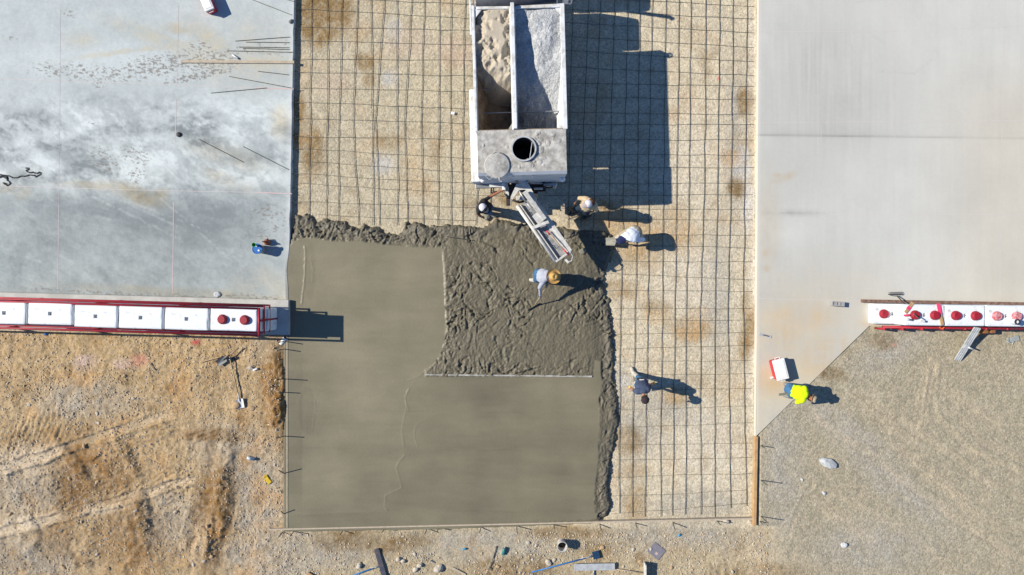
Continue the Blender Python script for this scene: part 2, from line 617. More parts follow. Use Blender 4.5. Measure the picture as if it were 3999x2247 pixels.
# damp brown soil
br = np.zeros_like(GZ)
for e, k in [((370, 1850, 190, 120, -12), .62), ((520, 2100, 170, 150, 0), .5), ((840, 2010, 80, 220, 10), .8), ((1078, 1500, 60, 190, 0), .9), ((250, 1690, 160, 40, -15), .4), ((850, 1700, 150, 26, 3), .6), ((300, 1870, 70, 150, 8), 1), ((420, 1800, 60, 60, 0), .5), ((870, 2010, 45, 190, 10), 1), ((540, 2080, 45, 150, 0), .9), ((1085, 1490, 50, 150, 0), 1),
             ((1095, 1630, 34, 110, 0), .8), ((300, 1770, 60, 40, -35), .8), ((820, 2140, 50, 100, 8), .7), ((510, 1780, 40, 90, -30), .5), ((230, 2100, 90, 90, 0), .45),
             ((1270, 55, 110, 95, -15), .95), ((1230, 130, 50, 60, 0), .8), ((1420, 245, 40, 30, 40), .8), ((1440, 310, 25, 30, 0), .5), ((1225, 590, 45, 95, 0), .75),
             ((1160, 430, 30, 70, 0), .8), ((1170, 540, 30, 60, 0), .6), ((1180, 470, 60, 30, 0), .4), ((1700, 590, 30, 60, 0), .4), ((1990, 775, 55, 35, 0), .6), ((1860, 800, 60, 30, 0), .35),
             ((1520, 550, 60, 30, 0), .4), ((2450, 940, 160, 110, 0), .45), ((2350, 830, 120, 60, 0), .6), ((2640, 880, 60, 100, 0), .4), ((2875, 740, 36, 42, 0), .95), ((2915, 390, 34, 60, 0), .8),
             ((2930, 1300, 34, 110, 15), .85), ((2920, 1200, 24, 60, 0), .5), ((2700, 1290, 70, 50, 0), .6), ((2560, 1200, 60, 30, 0), .5), ((2450, 1720, 60, 60, 0), .55), ((2480, 1840, 60, 40, 0), .4),
             ((2640, 1545, 60, 40, 0), .45), ((2420, 1130, 80, 40, 0), .5), ((2860, 610, 40, 30, 0), .4), ((3240, 1455, 55, 26, 15), .6), ((3440, 1330, 50, 30, 0), .5), ((2960, 2230, 160, 40, 0), .4),
             ((1370, 2110, 150, 45, 0), .6), ((1560, 2120, 130, 30, -8), .6), ((2210, 2080, 140, 26, 0), .6), ((2000, 2220, 160, 50, 0), .6), ((2330, 2150, 60, 40, 0), .5), ((2500, 2180, 22, 30, 0), .7),
             ((2480, 1960, 50, 70, 0), .5), ((1150, 60, 30, 120, 0), .5)]:
    br = np.maximum(br, k * ell(WX, WY, *e, 0.5))
br = np.clip(br * (0.95 + 1.0 * mid + 0.4 * fine), 0, 1) * infr
br = np.maximum(br, infr * leftz * np.clip(1.5 * fbm(GX * 1.1, GY * 1.1, 5, 66, 0.62) - 0.12, 0, 0.7))
br = np.maximum(br, infr * (0.6 * sub + 0.55 * botz) * np.clip(1.5 * fbm(GX * 0.9, GY * 0.9, 5, 69, 0.6) - 0.2, 0, 0.6))
A = lerp3(A, A * c3(0.50, 0.375, 0.22), np.clip(br * 1.25, 0, 1))
# loosened darker clods on the heaps and orange sandy spots
A = lerp3(A, c3(0.42, 0.235, 0.085), infr * np.clip(fbm(GX * 0.8, GY * 0.8, 3, 77) - 0.12, 0, 0.5) * 1.3 * (leftz + 0.5 * sub + 0.35 * botz))
# chalky light spots on the formation, marking paint on the dirt
for e, c, k in [((60, 1800, 170, 50, -14), (0.50, 0.42, 0.31), .7), ((70, 2050, 150, 30, -14), (0.52, 0.45, 0.34), .7), ((420, 1985, 90, 16, -15), (0.54, 0.44, 0.30), .7), ((780, 2130, 30, 110, 8), (0.50, 0.40, 0.27), .5),
                ((2420, 900, 150, 80, 10), (0.50, 0.33, 0.155), .55), ((2650, 900, 50, 90, 0), (0.50, 0.34, 0.17), .5), ((2700, 1290, 70, 40, 0), (0.50, 0.33, 0.16), .55), ((2560, 1240, 50, 30, 0), (0.50, 0.34, 0.17), .5), ((2870, 620, 34, 30, 0), (0.52, 0.33, 0.15), .55), ((2640, 1550, 50, 30, 0), (0.50, 0.34, 0.17), .45),
                ((2700, 640, 120, 200, 0), (0.58, 0.53, 0.43), .45), ((2760, 1750, 120, 150, 0), (0.57, 0.52, 0.42), .5), ((2700, 1100, 120, 120, 0), (0.57, 0.52, 0.43), .45), ((1540, 120, 30, 50, 0), (0.42, 0.42, 0.42), .5), ((1520, 310, 30, 30, 0), (0.42, 0.44, 0.46), .6), ((1500, 640, 40, 40, 0), (0.42, 0.44, 0.46), .5),
                ((1780, 200, 70, 60, 0), (0.46, 0.27, 0.24), .3), ((1600, 170, 90, 60, 0), (0.46, 0.29, 0.26), .22), ((1300, 330, 60, 40, 0), (0.46, 0.3, 0.26), .25),
                ((2900, 640, 30, 60, 0), (0.5, 0.51, 0.52), .6), ((2925, 780, 26, 120, 0), (0.55, 0.55, 0.54), .55), ((2935, 1500, 18, 160, 0), (0.56, 0.53, 0.48), .5),
                ((2940, 1050, 16, 160, 0), (0.56, 0.53, 0.48), .6), ((2935, 250, 16, 260, 0), (0.5, 0.48, 0.44), .4),
                ((340, 1415, 42, 30, 0), (0.55, 0.42, 0.42), .55), ((480, 1420, 40, 20, 0), (0.55, 0.42, 0.42), .5), ((545, 1412, 32, 26, 0), (0.48, 0.16, 0.14), .6), ((770, 1331, 18, 10, 0), (0.40, 0.05, 0.06), .8),
                ((3478, 1342, 12, 8, 0), (0.6, 0.25, 0.18), .6), ((2807, 306, 5, 8, 0), (0.6, 0.08, 0.1), .8), ((2445, 1490, 40, 30, 0), (0.47, 0.46, 0.44), .6)]:
    w = ell(WX, WY, *e, 0.6) * k * np.clip(0.8 + 1.0 * mid + 0.5 * fine, 0, 1)
    A = lerp3(A, c3(*c), w)
sk = infr * 0.5 * np.clip(ridged(GX * 3, GY * 3, 3, 61) - 0.35, 0, 1)
A = lerp3(A, c3(0.48, 0.40, 0.29), sk)
xm, ym = (GX[:-1, :-1] + GX[1:, 1:]) / 2, (GY[:-1, :-1] + GY[1:, 1:]) / 2
pxm, pym = CX + xm * S, CY - ym * S
hid = ((pxm < left_edge(pym) - 60) & (pym < seam(pxm) - 40) & (pxm > -1500) & (pym > -1500)) | \
      ((pxm > right_edge(pym) + 60) & (pym < 1230) & (pxm < 5500) & (pym > -1500)) | \
      ((pxm > 1200) & (pxm < 2300) & (pym > 1000) & (pym < 2000))
ground_mat = mat_field("dirt_and_gravel", rough=0.95, grain=0.20, gscale=20, gdist=0.014, gstr=0.55, fine=0.18, fscale=50)
ground = structure(grid_object("ground", gx, gy, GZ, ~hid, A, ground_mat))


def ground_z(x, y):
    i = np.clip(np.searchsorted(gx, x), 1, len(gx) - 1)
    j = np.clip(np.searchsorted(gy, y), 1, len(gy) - 1)
    return np.maximum(GZ[j, i], GZ[j - 1, i - 1])


def gz(x, y):
    return float(ground_z(np.array([x]), np.array([y]))[0])


# ---- old slab on the left (weathered, with laitance and flaking)
def sheet_px(cols, rows):
    return np.meshgrid(cols, rows)


cols = np.concatenate([np.linspace(-4200, -120, 30), np.arange(-110, 1140, 3.6), [1142.0, 1142.0]])
rows = np.concatenate([np.linspace(-3200, -120, 24), np.arange(-110, 1138, 3.6), [1140.0, 1140.0]])
UX, UY = sheet_px(cols, rows)
LX = UX + (left_edge(UY) - 1142.0) * sstep(700, 1142, UX)
chip = 7 * np.clip(fbm(UY / 90.0, UX * 0 + 3, 4, 88) - 0.05, 0, 1) + 9 * np.exp(-((UY - 1030) / 60.0) ** 2)
LX = LX - chip * sstep(1120, 1142, UX)
LY = UY + (seam(UX) - 1140.0) * sstep(700, 1140, UY)
X, Y = (LX - CX) / S, -(LY - CY) / S
Z = np.full(X.shape, SLAB)
Z += 0.0025 * fbm(X * 0.7, Y * 0.7, 3, 5)
Z[:, -1] = -0.1
Z[-1, :] = -0.1
wx = X + 0.35 * fbm(X * 0.5, Y * 0.5, 3, 91) + 0.10 * fbm(X * 2.5, Y * 2.5, 4, 97)
wy = Y + 0.35 * fbm(X * 0.5 + 9, Y * 0.5, 3, 94) + 0.10 * fbm(X * 2.5, Y * 2.5 + 9, 4, 99)
rot = lambda a: (wx * math.cos(a) + wy * math.sin(a), -wx * math.sin(a) + wy * math.cos(a))
u1, v1 = rot(R(12))
u2, v2 = rot(R(-28))
sw = 0.7 * ridged(u1 * 0.28, v1 * 1.0, 5, 101, 0.62) - 0.12 + 0.4 * fbm(u1 * 0.5, v1 * 1.8, 5, 104, 0.65)
sw2 = fbm(u2 * 0.6, v2 * 1.5, 6, 108, 0.66)
crisp = fbm(X * 4.5, Y * 4.5, 4, 121, 0.7)
sw = 0.45 * sw + 0.26 * np.tanh((sw + 0.22 * crisp) * 9)
sw2 = 0.4 * sw2 + 0.20 * np.tanh((sw2 + 0.22 * crisp) * 11)
mot = fbm(X * 1.3, Y * 1.3, 6, 115, 0.68)
fin = fbm(X * 9, Y * 9, 3, 119)
top = 1 - sstep(330, 520, UY)
midb = sstep(330, 480, UY) * (1 - sstep(690, 830, UY))
low = sstep(690, 830, UY)
tone = 0.74 * top + 0.64 * midb + 0.46 * low + 0.12 * crisp
tone = tone + top * (0.22 * mot + 0.10 * sw) + midb * (0.50 * sw + 0.62 * sw2 + 0.14 * crisp) + low * (0.30 * mot + 0.16 * sw2) + 0.08 * fin
patch = fbm(u2 * 0.55 + 3, v2 * 0.95, 5, 141, 0.6) + 0.16 * crisp
tone -= midb * 0.20 * (0.5 + 0.5 * np.tanh((patch - 0.02) * 12)) + low * 0.12 * (0.5 + 0.5 * np.tanh((patch - 0.05) * 9))
tone += 0.20 * low * sstep(930, 1120, UX) + 0.10 * sstep(1000, 1080, UY) * sstep(850, 1100, UX)
tone -= 0.16 * ell(UX, UY, 560, 840, 380, 130, 0, 0.8) * (1 + mot) + 0.12 * ell(UX, UY, 880, 850, 170, 120, 0, 0.8)
tone -= 0.16 * ell(UX, UY, 560, 430, 260, 70, 14, 0.7) + 0.18 * ell(UX, UY, 60, 480, 130, 70, -8, 0.7) + 0.2 * ell(UX, UY, 300, 600, 130, 55, 15, .6) + 0.2 * ell(UX, UY, 820, 590, 190, 60, 22, .6)
tone += 0.30 * ell(UX, UY, 560, 660, 160, 50, -15, .7) + 0.25 * ell(UX, UY, 300, 520, 190, 24, -12, .7) + 0.22 * ell(UX, UY, 950, 690, 220, 40, 0, .7) + 0.2 * ell(UX, UY, 90, 640, 170, 40, -10, .7) \
    + 0.15 * ell(UX, UY, 380, 250, 380, 70, 0, .8)
for a, b in [((370, 770), (720, 930)), ((430, 760), (700, 880)), ((520, 790), (830, 900)), ((40, 620), (140, 690)), ((140, 630), (230, 670)), ((640, 780), (900, 990))]:
    d, t = seg_dist(UX + 6 * mot, UY + 4 * fin, a, b)
    tone += 0.22 * np.exp(-(d / 4.5) ** 2) * np.clip(0.6 + 1.4 * fin + mot, 0, 1)
for k in range(150):
    sx_, sy_ = rng.uniform(0, 1130), rng.choice([rng.uniform(430, 760), rng.uniform(430, 1130)])
    th_ = R(rng.normal(24, 16)) if rng.random() < 0.7 else R(rng.uniform(0, 180))
    ln_ = rng.uniform(25, 150)
    cx2, cy2 = math.cos(th_) * ln_ / 2, math.sin(th_) * ln_ / 2
    sub_ = (np.abs(UX - sx_) < ln_) & (np.abs(UY - sy_) < ln_)
    d, t = seg_dist(UX[sub_] + 10 * sw[sub_], UY[sub_] + 10 * sw2[sub_], (sx_ - cx2, sy_ - cy2), (sx_ + cx2, sy_ + cy2))
    tone[sub_] += rng.choice([0.16, 0.12, -0.10]) * np.exp(-(d / rng.uniform(2.5, 6)) ** 2) * np.clip(0.5 + 1.5 * crisp[sub_], 0, 1) * (1 - np.abs(2 * t - 1) ** 3)
tone = np.clip(tone - 0.10, 0.02, 1.1)
LA = lerp3(np.broadcast_to(c3(0.185, 0.212, 0.218), X.shape + (3,)), c3(0.52, 0.568, 0.562), tone)
tan = np.zeros_like(tone)
for e, k in [((640, 170, 200, 30, 20), .5), ((840, 180, 120, 40, 40), .5), ((560, 205, 240, 10, -8), .5), ((330, 170, 60, 30, 0), .35), ((530, 765, 120, 30, 15), .7), ((380, 735, 170, 16, 5), .5),
             ((640, 765, 30, 22, 0), .6), ((1100, 490, 40, 60, 0), .5), ((900, 720, 100, 30, 20), .35), ((100, 760, 40, 30, 0), .4), ((40, 740, 60, 20, 0), .4), ((980, 270, 170, 80, 0), .4), ((1000, 160, 120, 90, 0), .25), ((700, 118, 60, 14, 0), .6),
             ((900, 620, 160, 40, 20), .3), ((1060, 1090, 120, 60, 0), .35), ((820, 1130, 500, 16, 1.5), .45)]:
    tan = np.maximum(tan, k * ell(UX + 30 * mot, UY + 20 * sw, *e, 0.7))
LA = lerp3(LA, LA * c3(1.0, 0.82, 0.60), np.clip(tan * 1.25 * (0.8 + 1.4 * mot + 0.6 * crisp), 0, 1))
# flaked-off skin: dark grey-brown specks in drifts
fl = np.zeros_like(tone)
for e, k in [((640, 260, 170, 42, -8), 1.), ((820, 245, 110, 45, 0), .95), ((300, 285, 170, 34, 4), .75), ((480, 300, 120, 30, 0), .8), ((790, 300, 130, 16, -12), 1.25), ((780, 200, 60, 30, -20), .8), ((400, 330, 30, 24, 0), .7),
             ((420, 640, 70, 50, 40), .7), ((540, 610, 60, 36, 20), .7), ((540, 690, 40, 30, 0), .8), ((1040, 830, 60, 40, 0), .6), ((1090, 850, 40, 60, 0), .55), ((1040, 910, 30, 30, 0), .6), ((280, 60, 30, 14, 30), .7), ((40, 155, 40, 10, 0), .7),
             ((380, 490, 40, 14, 20), .5), ((1080, 200, 120, 40, 0), .45), ((1000, 1135, 140, 14, 2), .9), ((500, 1133, 400, 9, 1.5), .9), ((700, 1137, 120, 12, 1.5), 1.0), ((930, 205, 70, 16, 0), .6)]:
    fl = np.maximum(fl, k * ell(UX, UY, *e, 0.6))
spk = fbm(X * 7.5 + 2 * sw, Y * 15, 3, 131, 0.6) + 0.25 * fbm(X * 20, Y * 20, 2, 137)
flk = sstep(0.02, 0.14, spk - 0.34 + 0.36 * fl) * np.clip(fl * 2, 0, 1)
LA = lerp3(LA, c3(0.20, 0.185, 0.165), flk * 0.85)
ring = np.clip(sstep(-10, 4, 0 * UX + (UX + (left_edge(UY) - 1142.0)) - left_edge(UY) + 30) * 0, 0, 1)
edge_d = left_edge(UY) - LX
LA = lerp3(LA, c3(0.62, 0.62, 0.60), 0.5 * (1 - sstep(5, 26, edge_d)) * np.clip(0.6 + mot, 0, 1))
LA = lerp3(LA, c3(0.17, 0.155, 0.13), 0.75 * ell(UX, UY, 1138, 1085, 9, 90, 0, 0.5) * np.clip(0.9 + 1.5 * mot, 0, 1))
slab_mat = mat_field("weathered_concrete", rough=0.88, grain=0.05, gscale=60, gdist=0.002, gstr=0.25, fine=0.10, fscale=45)
slab_l = structure(grid_object("concrete_slab", X, Y, Z, np.ones((X.shape[0] - 1, X.shape[1] - 1), bool), LA, slab_mat))

# ---- newer brushed slab on the right, and its cut-off apron corner


def right_albedo(X, Y, PXs, PYs):
    st = fbm(X * 9, Y * 0.35, 3, 151)
    st2 = fbm(X * 3, Y * 0.5, 3, 154)
    mo = fbm(X * 0.8, Y * 0.8, 5, 157, 0.6)
    bl = fbm(X * 0.25, Y * 0.25, 3, 162)
    fi = fbm(X * 7, Y * 7, 3, 165)
    nearl = 1 - sstep(2980, 3420, PXs)
    upper = 1 - sstep(530, 542, PYs - 0.01 * (PXs - 2960))
    t = 0.87 + 0.022 * st + 0.03 * st2 + 0.14 * mo * (0.5 + nearl) + 0.05 * bl + 0.02 * fi
    t -= 0.20 * ell(PXs, PYs, 3200, 400, 300, 200, 0, .8) * np.clip(0.55 + 0.9 * mo + 0.5 * st, 0, 1.4)
    t -= 0.10 * ell(PXs, PYs, 3150, 120, 250, 160, 0, .8) * np.clip(0.5 + 1.2 * mo + 0.6 * st, 0, 1.4)
    t -= 0.14 * ell(PXs, PYs, 3080, 720, 150, 130, 0, .8) * np.clip(0.6 + 1.2 * mo, 0, 1.4)
    t -= 0.10 * ell(PXs, PYs, 3120, 1050, 200, 150, 0, .8) * np.clip(0.6 + 1.2 * mo, 0, 1.4)
    jy = 533 + 0.012 * (PXs - 2960)
    t -= upper * 0.08 * np.exp(-((jy - PYs) / 26.0)) * (1 - 0.8 * sstep(3200, 3900, PXs)) * (PYs < jy)
    t -= 0.28 * np.exp(-np.abs(PYs - jy) / 2.6) * (1 - 0.55 * sstep(3300, 3999, PXs))
    d, _ = seg_dist(PXs, PYs + 3 * mo, (2980, 833), (3250, 838))
    t -= (0.16 * np.exp(-(d / 2.2) ** 2) * np.clip(0.4 + 1.6 * fi + mo, 0, 1) + 0.20 * np.exp(-(d / 13) ** 2) * np.clip(0.4 + 1.8 * mo, 0, 1)) * (1 - 0.8 * sstep(3080, 3250, PXs))
    for a, b in [((3420, 285), (3560, 295)), ((3560, 295), (3630, 235)), ((3400, 150), (3445, 175)), ((3310, 180), (3325, 210)), ((3330, 20), (3460, 0))]:
        d, _ = seg_dist(PXs + 5 * mo, PYs + 8 * fi, a, b)
        t -= 0.07 * np.exp(-(d / 5.0) ** 2) * np.clip(0.5 + 1.5 * fi, 0, 1)
    A = c3(0.56, 0.56, 0.52) * np.clip(t, 0.2, 1.1)[..., None]
    warm = sstep(900, 1300, PYs) * (1 - sstep(3250, 3650, PXs)) * np.clip(0.7 + 0.6 * mo, 0, 1)
    warm = np.maximum(warm, 0.45 * sstep(3450, 3950, PXs) * sstep(100, 500, PYs))
    warm = np.maximum(warm, 0.45 * ell(PXs, PYs, 2990, 900, 50, 200, 0, .7))
    A = lerp3(A, A * c3(0.97, 0.86, 0.70), warm)
    ru = np.zeros_like(t)
    for e, k in [((3230, 1380, 110, 70, 0), .45), ((3060, 1310, 70, 60, 0), .4), ((3020, 1480, 60, 60, 0), .4), ((3400, 1260, 90, 30, 0), .35), ((3060, 700, 40, 14, -20), .45), ((3030, 690, 14, 8, 0), .6),
                 ((3330, 1230, 30, 24, 0), .35), ((2985, 1050, 14, 12, 0), .6), ((2980, 990, 10, 14, 0), .5), ((3120, 1240, 140, 60, 0), .3)]:
        ru = np.maximum(ru, k * ell(PXs + 25 * mo, PYs + 25 * bl, *e, 0.8))
    A = lerp3(A, A * c3(0.95, 0.70, 0.42), np.clip(ru * (0.7 + 1.6 * mo + 0.6 * st), 0, 1))
    e = PXs - right_edge(PYs)
    A = lerp3(A, c3(0.60, 0.59, 0.55), 0.45 * (1 - sstep(3, 16, e)))
    A = lerp3(A, c3(0.42, 0.34, 0.22), 0.6 * np.exp(-((e - 1.5) / 2.2) ** 2))
    return A


slab_mat2 = mat_field("brushed_concrete", rough=0.85, grain=0.03, gscale=70, gdist=0.0015, gstr=0.2, fine=0.05, fscale=40)
t1 = np.concatenate([[0, 0], np.arange(4, 1120, 4.2), np.linspace(1140, 5200, 30)])
rows = np.concatenate([np.linspace(-3200, -120, 24), np.arange(-110, 1270, 4.2), [1272.0]])
UX, UY = sheet_px(t1, rows)
PXs = right_edge(UY) + UX
PYs = UY
X, Y = (PXs - CX) / S, -(PYs - CY) / S
Z = np.full(X.shape, SLAB) + 0.002 * fbm(X * 0.6, Y * 0.6, 3, 6)
Z[:, 0] = -0.1
slab_r = structure(grid_object("concrete_slab", X, Y, Z, np.ones((X.shape[0] - 1, X.shape[1] - 1), bool), right_albedo(X, Y, PXs, PYs), slab_mat2))
tt = np.concatenate([[0, 0], np.linspace(0.01, 0.995, 100), [1.0, 1.0]])
rows = np.concatenate([np.arange(1272, 1700, 4.2), [1702.0]])
TT, UY = np.meshgrid(tt, rows)
PXs = right_edge(UY) + TT * np.maximum(diag_x(UY) - right_edge(UY), 0.5)
PYs = UY
X, Y = (PXs - CX) / S, -(PYs - CY) / S
Z = np.full(X.shape, SLAB) + 0.002 * fbm(X * 0.6, Y * 0.6, 3, 6)
Z[:, 0] = -0.1
Z[:, -1] = -0.1
apron = structure(grid_object("slab_apron", X, Y, Z, np.ones((X.shape[0] - 1, X.shape[1] - 1), bool), right_albedo(X, Y, PXs, PYs), slab_mat2))

# ---- footing strip under the left block wall, and under the right one
conc = mat("cast_concrete", (0.46, 0.45, 0.42), 0.9, var=0.22, scale=2.5, bump=0.25, bscale=40)
FX0, FX1 = -3500.0, 1127.0
o = MB()
q = [at(FX0, seam(FX0) + 1, FOOT), at(FX1, seam(FX1) + 1, FOOT), at(FX1, foot_low(FX1), FOOT), at(FX0, foot_low(FX0), FOOT)]
o.prism([(p.x, p.y) for p in q][::-1], -0.1, FOOT)
structure(o.build("wall_footing", conc, bevel=0.008))
# ---- fresh concrete: placed heap and screeded surface in one sheet
cx_ = np.arange(-7.35, 3.75, 0.0225)
cy_ = np.arange(-7.85, 2.75, 0.0225)
X, Y = np.meshgrid(cx_, cy_)
PXc, PYc = CX + X * S, CY - Y * S
jx = PXc + 9 * fbm(X * 3.2, Y * 3.2, 4, 201)
jy = PYc + 9 * fbm(X * 3.2 + 30, Y * 3.2, 4, 206)
straight = np.maximum(1 - sstep(1128, 1150, PXc), sstep(2020, 2045, PYc))
dW = poly_sd(PXc * straight + jx * (1 - straight), PYc * straight + jy * (1 - straight), WET)
dS = poly_sd(PXc + 3 * fbm(X * 2, Y * 2, 3, 221), PYc + 3 * fbm(X * 2 + 5, Y * 2, 3, 224), SMOOTH)
sm = sstep(-5, 5, dS)
wX = X + 0.10 * fbm(X * 1.3, Y * 1.3, 3, 231)
wY = Y + 0.10 * fbm(X * 1.3 + 7, Y * 1.3, 3, 234)
lum = fbm(wX * 1.6, wY * 1.6, 4, 237, 0.55)
ang = 1.6 * fbm(X * 0.55, Y * 0.55, 2, 241)
sa, ca = np.sin(ang + 0.9), np.cos(ang + 0.9)
ru_, rv_ = wX * ca + wY * sa, -wX * sa + wY * ca
rake = ridged(ru_ * 1.7, rv_ * 3.6, 3, 244, 0.6) * np.clip(0.55 + 1.5 * fbm(X * 1.1 + 4, Y * 1.1, 2, 247), 0, 1)
chk = fbm(wX * 5.5, wY * 5.5, 4, 248, 0.7)
grit = fbm(X * 17, Y * 17, 2, 259)
calm = np.clip(ell(PXc, PYc, 2130, 1090, 110, 70, 0, .8) + ell(PXc, PYc, 2150, 1330, 130, 90, 20, .8) + 0.8 * ell(PXc, PYc, 1950, 900, 130, 60, 20, .8)
               + 0.7 * ell(PXc, PYc, 2330, 1420, 40, 60) + 0.85 * sstep(-0.08, 0.25, fbm(X * 0.8, Y * 0.8, 3, 252)), 0, 0.88)
rough_h = (0.055 * lum + 0.020 * (rake - 0.15) + 0.055 * chk) * (1 - 0.62 * calm) + 0.017 * grit * (1 - 0.4 * calm) + 0.008 * fbm(X * 26, Y * 26, 1, 266)
srng = np.random.default_rng(77)


def strokes(n, box, lmin, lmax, wmin, wmax, dmin, dmax, seed):
    # shovel, rake and boot marks: grooves with pushed-up edges
    for k in range(n):
        px0, py0 = srng.uniform(box[0], box[1]), srng.uniform(box[2], box[3])
        x0, y0 = (px0 - CX) / S, -(py0 - CY) / S
        i0 = int((x0 - cx_[0]) / 0.0225)
        j0 = int((y0 - cy_[0]) / 0.0225)
        L = srng.uniform(lmin, lmax)
        w = srng.uniform(wmin, wmax)
        rad = int((L / 2 + 3 * w) / 0.0225) + 2
        a0, a1, b0, b1 = max(i0 - rad, 0), min(i0 + rad, len(cx_)), max(j0 - rad, 0), min(j0 + rad, len(cy_))
        if a1 - a0 < 4 or b1 - b0 < 4:
            continue
        th = 0.75 + 0.9 * float(fbm(np.array([x0 * 0.5]), np.array([y0 * 0.5]), 2, 263)[0]) * 2.2 + srng.normal(0, 0.75)
        xs_, ys_ = X[b0:b1, a0:a1] - x0, Y[b0:b1, a0:a1] - y0
        u = xs_ * math.cos(th) + ys_ * math.sin(th)
        v = -xs_ * math.sin(th) + ys_ * math.cos(th) + srng.uniform(-0.5, 0.5) * u * u / L + 0.018 * chk[b0:b1, a0:a1]
        env = 1 - sstep(0.30, 0.55, np.abs(u) / L)
        dpt = srng.uniform(dmin, dmax)
        sd_ = 1 if srng.random() < 0.5 else -1
        rough_h[b0:b1, a0:a1] += env * dpt * (1 - 0.75 * calm[b0:b1, a0:a1]) * (-np.exp(-(v / w) ** 2) + 0.75 * np.exp(-((v - sd_ * 1.7 * w) / (0.8 * w)) ** 2))


strokes(170, (1740, 2400, 860, 1470), 0.15, 0.60, 0.014, 0.045, 0.008, 0.048, 1)
strokes(70, (1750, 2080, 1130, 1450), 0.12, 0.45, 0.02, 0.055, 0.02, 0.07, 2)
strokes(80, (1140, 1800, 840, 940), 0.12, 0.35, 0.02, 0.05, 0.02, 0.06, 3)
strokes(120, (2340, 2430, 900, 2030), 0.12, 0.40, 0.02, 0.045, 0.02, 0.055, 4)
cuts = np.clip(ridged(wX * 1.5 + 3, wY * 1.5, 2, 256) - 0.72, 0, 1) * 0.30
rough_h -= cuts * (1 - calm)
front = np.exp(-((dW - 26) / 22.0) ** 2) * (1 - straight)
rough_h += front * (0.0 + 0.085 * np.clip(lum + 0.25 + 0.6 * rake, -0.2, 1))
prof = sstep(-4, 18, dW + 9 * chk * (1 - straight)) * (1 - straight) + straight * sstep(-1.0, 1.0, dW)
upper_ = 1 - sstep(880, 960, PYc)
body = SLAB * (0.55 + 0.25 * upper_ + (0.45 - 0.25 * upper_) * sstep(10, 110, dW)) + 0.025 * sstep(30, 120, dW) + rough_h
flat = SLAB - 0.004 + 0.0022 * fbm(X * 0.9, Y * 0.9, 3, 261) + 0.0010 * fbm(X * 12, Y * 12, 2, 264)
trow = []
lines = [([(1196, 962), (1198, 1010), (1195, 1080), (1188, 1150), (1184, 1185)], 0.012), ([(1668, 1440), (1640, 1468), (1590, 1486), (1540, 1488)], 0.007),
         ([(1600, 1517), (1585, 1545), (1590, 1580), (1597, 1598)], 0.012), ([(1590, 1590), (1578, 1640), (1572, 1680), (1580, 1740)], 0.006), ([(1582, 1775), (1560, 1800), (1550, 1822)], 0.010),
         ([(1550, 1822), (1572, 1900), (1510, 1930), (1505, 1975), (1515, 1990)], 0.007), ([(1640, 1650), (1625, 1665), (1620, 1700), (1632, 1740)], 0.006), ([(1515, 1992), (1190, 2002)], 0.003),
         ([(1630, 1650), (1720, 1612), (2200, 1604)], 0.003), ([(1760, 1880), (2250, 1866)], 0.003), ([(1690, 1752), (2280, 1750)], 0.002), ([(1236, 1560), (1238, 1600), (1225, 1680)], 0.004),
         ([(1217, 1010), (1228, 1050), (1224, 1100)], 0.004), ([(1740, 970), (1745, 1260), (1735, 1400)], 0.010), ([(1200, 980), (1720, 1014)], 0.002)]
linew = np.zeros_like(X)
for pts, hh in lines:
    for a, b in zip(pts[:-1], pts[1:]):
        d, _ = seg_dist(PXc + 5 * chk, PYc + 5 * lum, a, b)
        k = np.exp(-(d / 2.6) ** 2)
        linew = np.maximum(linew, k * hh / 0.012)
flat += 0.012 * linew * (0.55 + 0.8 * np.clip(chk + 0.3, 0, 1))
CZ = prof * (sm * flat + (1 - sm) * body) - (1 - prof) * 0.05
CZ = np.where(straight > 0.5, np.minimum(CZ, SLAB + 0.01), CZ)
wetA = c3(0.140, 0.124, 0.084)
band = fbm(X * 0.28, Y * 1.5, 4, 271)
sheen = fbm(X * 0.5, Y * 0.4, 3, 275)
ton = 1.03 + sm * (0.16 * band + 0.26 * sheen + 0.06 * fbm(X * 2.2, Y * 5, 3, 277)) + (1 - sm) * (0.10 * lum + 0.12 * chk)
ton += sm * 0.10 * ell(PXc, PYc, 1400, 1350, 240, 350, 0, .9)  # pale cloud of wet sheen painted into the tone
arcx = PXc + 9 * lum
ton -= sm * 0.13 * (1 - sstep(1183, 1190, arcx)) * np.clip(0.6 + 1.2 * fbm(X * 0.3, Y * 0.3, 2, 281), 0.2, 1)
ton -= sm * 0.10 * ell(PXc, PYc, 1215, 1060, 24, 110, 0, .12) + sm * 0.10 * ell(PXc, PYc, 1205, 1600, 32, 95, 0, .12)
dlow = poly_sd(PXc + 5 * chk, PYc + 5 * lum, [(1650, 1445), (1597, 1520), (1590, 1600), (1575, 1690), (1582, 1775), (1552, 1822), (1572, 1900), (1508, 1935), (1515, 1992), (1190, 2004), (1120, 2010), (1120, 2100), (2400, 2100), (2400, 1445)])
ton -= sm * 0.08 * sstep(-2, 3, dlow)
ton += sm * 0.05 * np.clip(ridged(X * 0.22, Y * 2.6, 2, 283) - 0.45, 0, 1)
for yy in (1010, 1092, 1206, 1300, 1388, 1606, 1752, 1880, 1990):
    d, _ = seg_dist(PXc, PYc + 6 * lum, (1200, yy - 6), (2330 if yy > 1480 else 1735, yy + 6))
    ton -= sm * 0.07 * np.exp(-(d / 2.5) ** 2) * np.clip(0.3 + 2.2 * fbm(X * 0.9, Y * 0.2 + yy, 2, 285), 0, 1)
CA = wetA * np.clip(ton, 0.4, 1.4)[..., None]
CA = lerp3(CA * 0.84, CA * c3(1.25, 1.27, 1.25), sm)
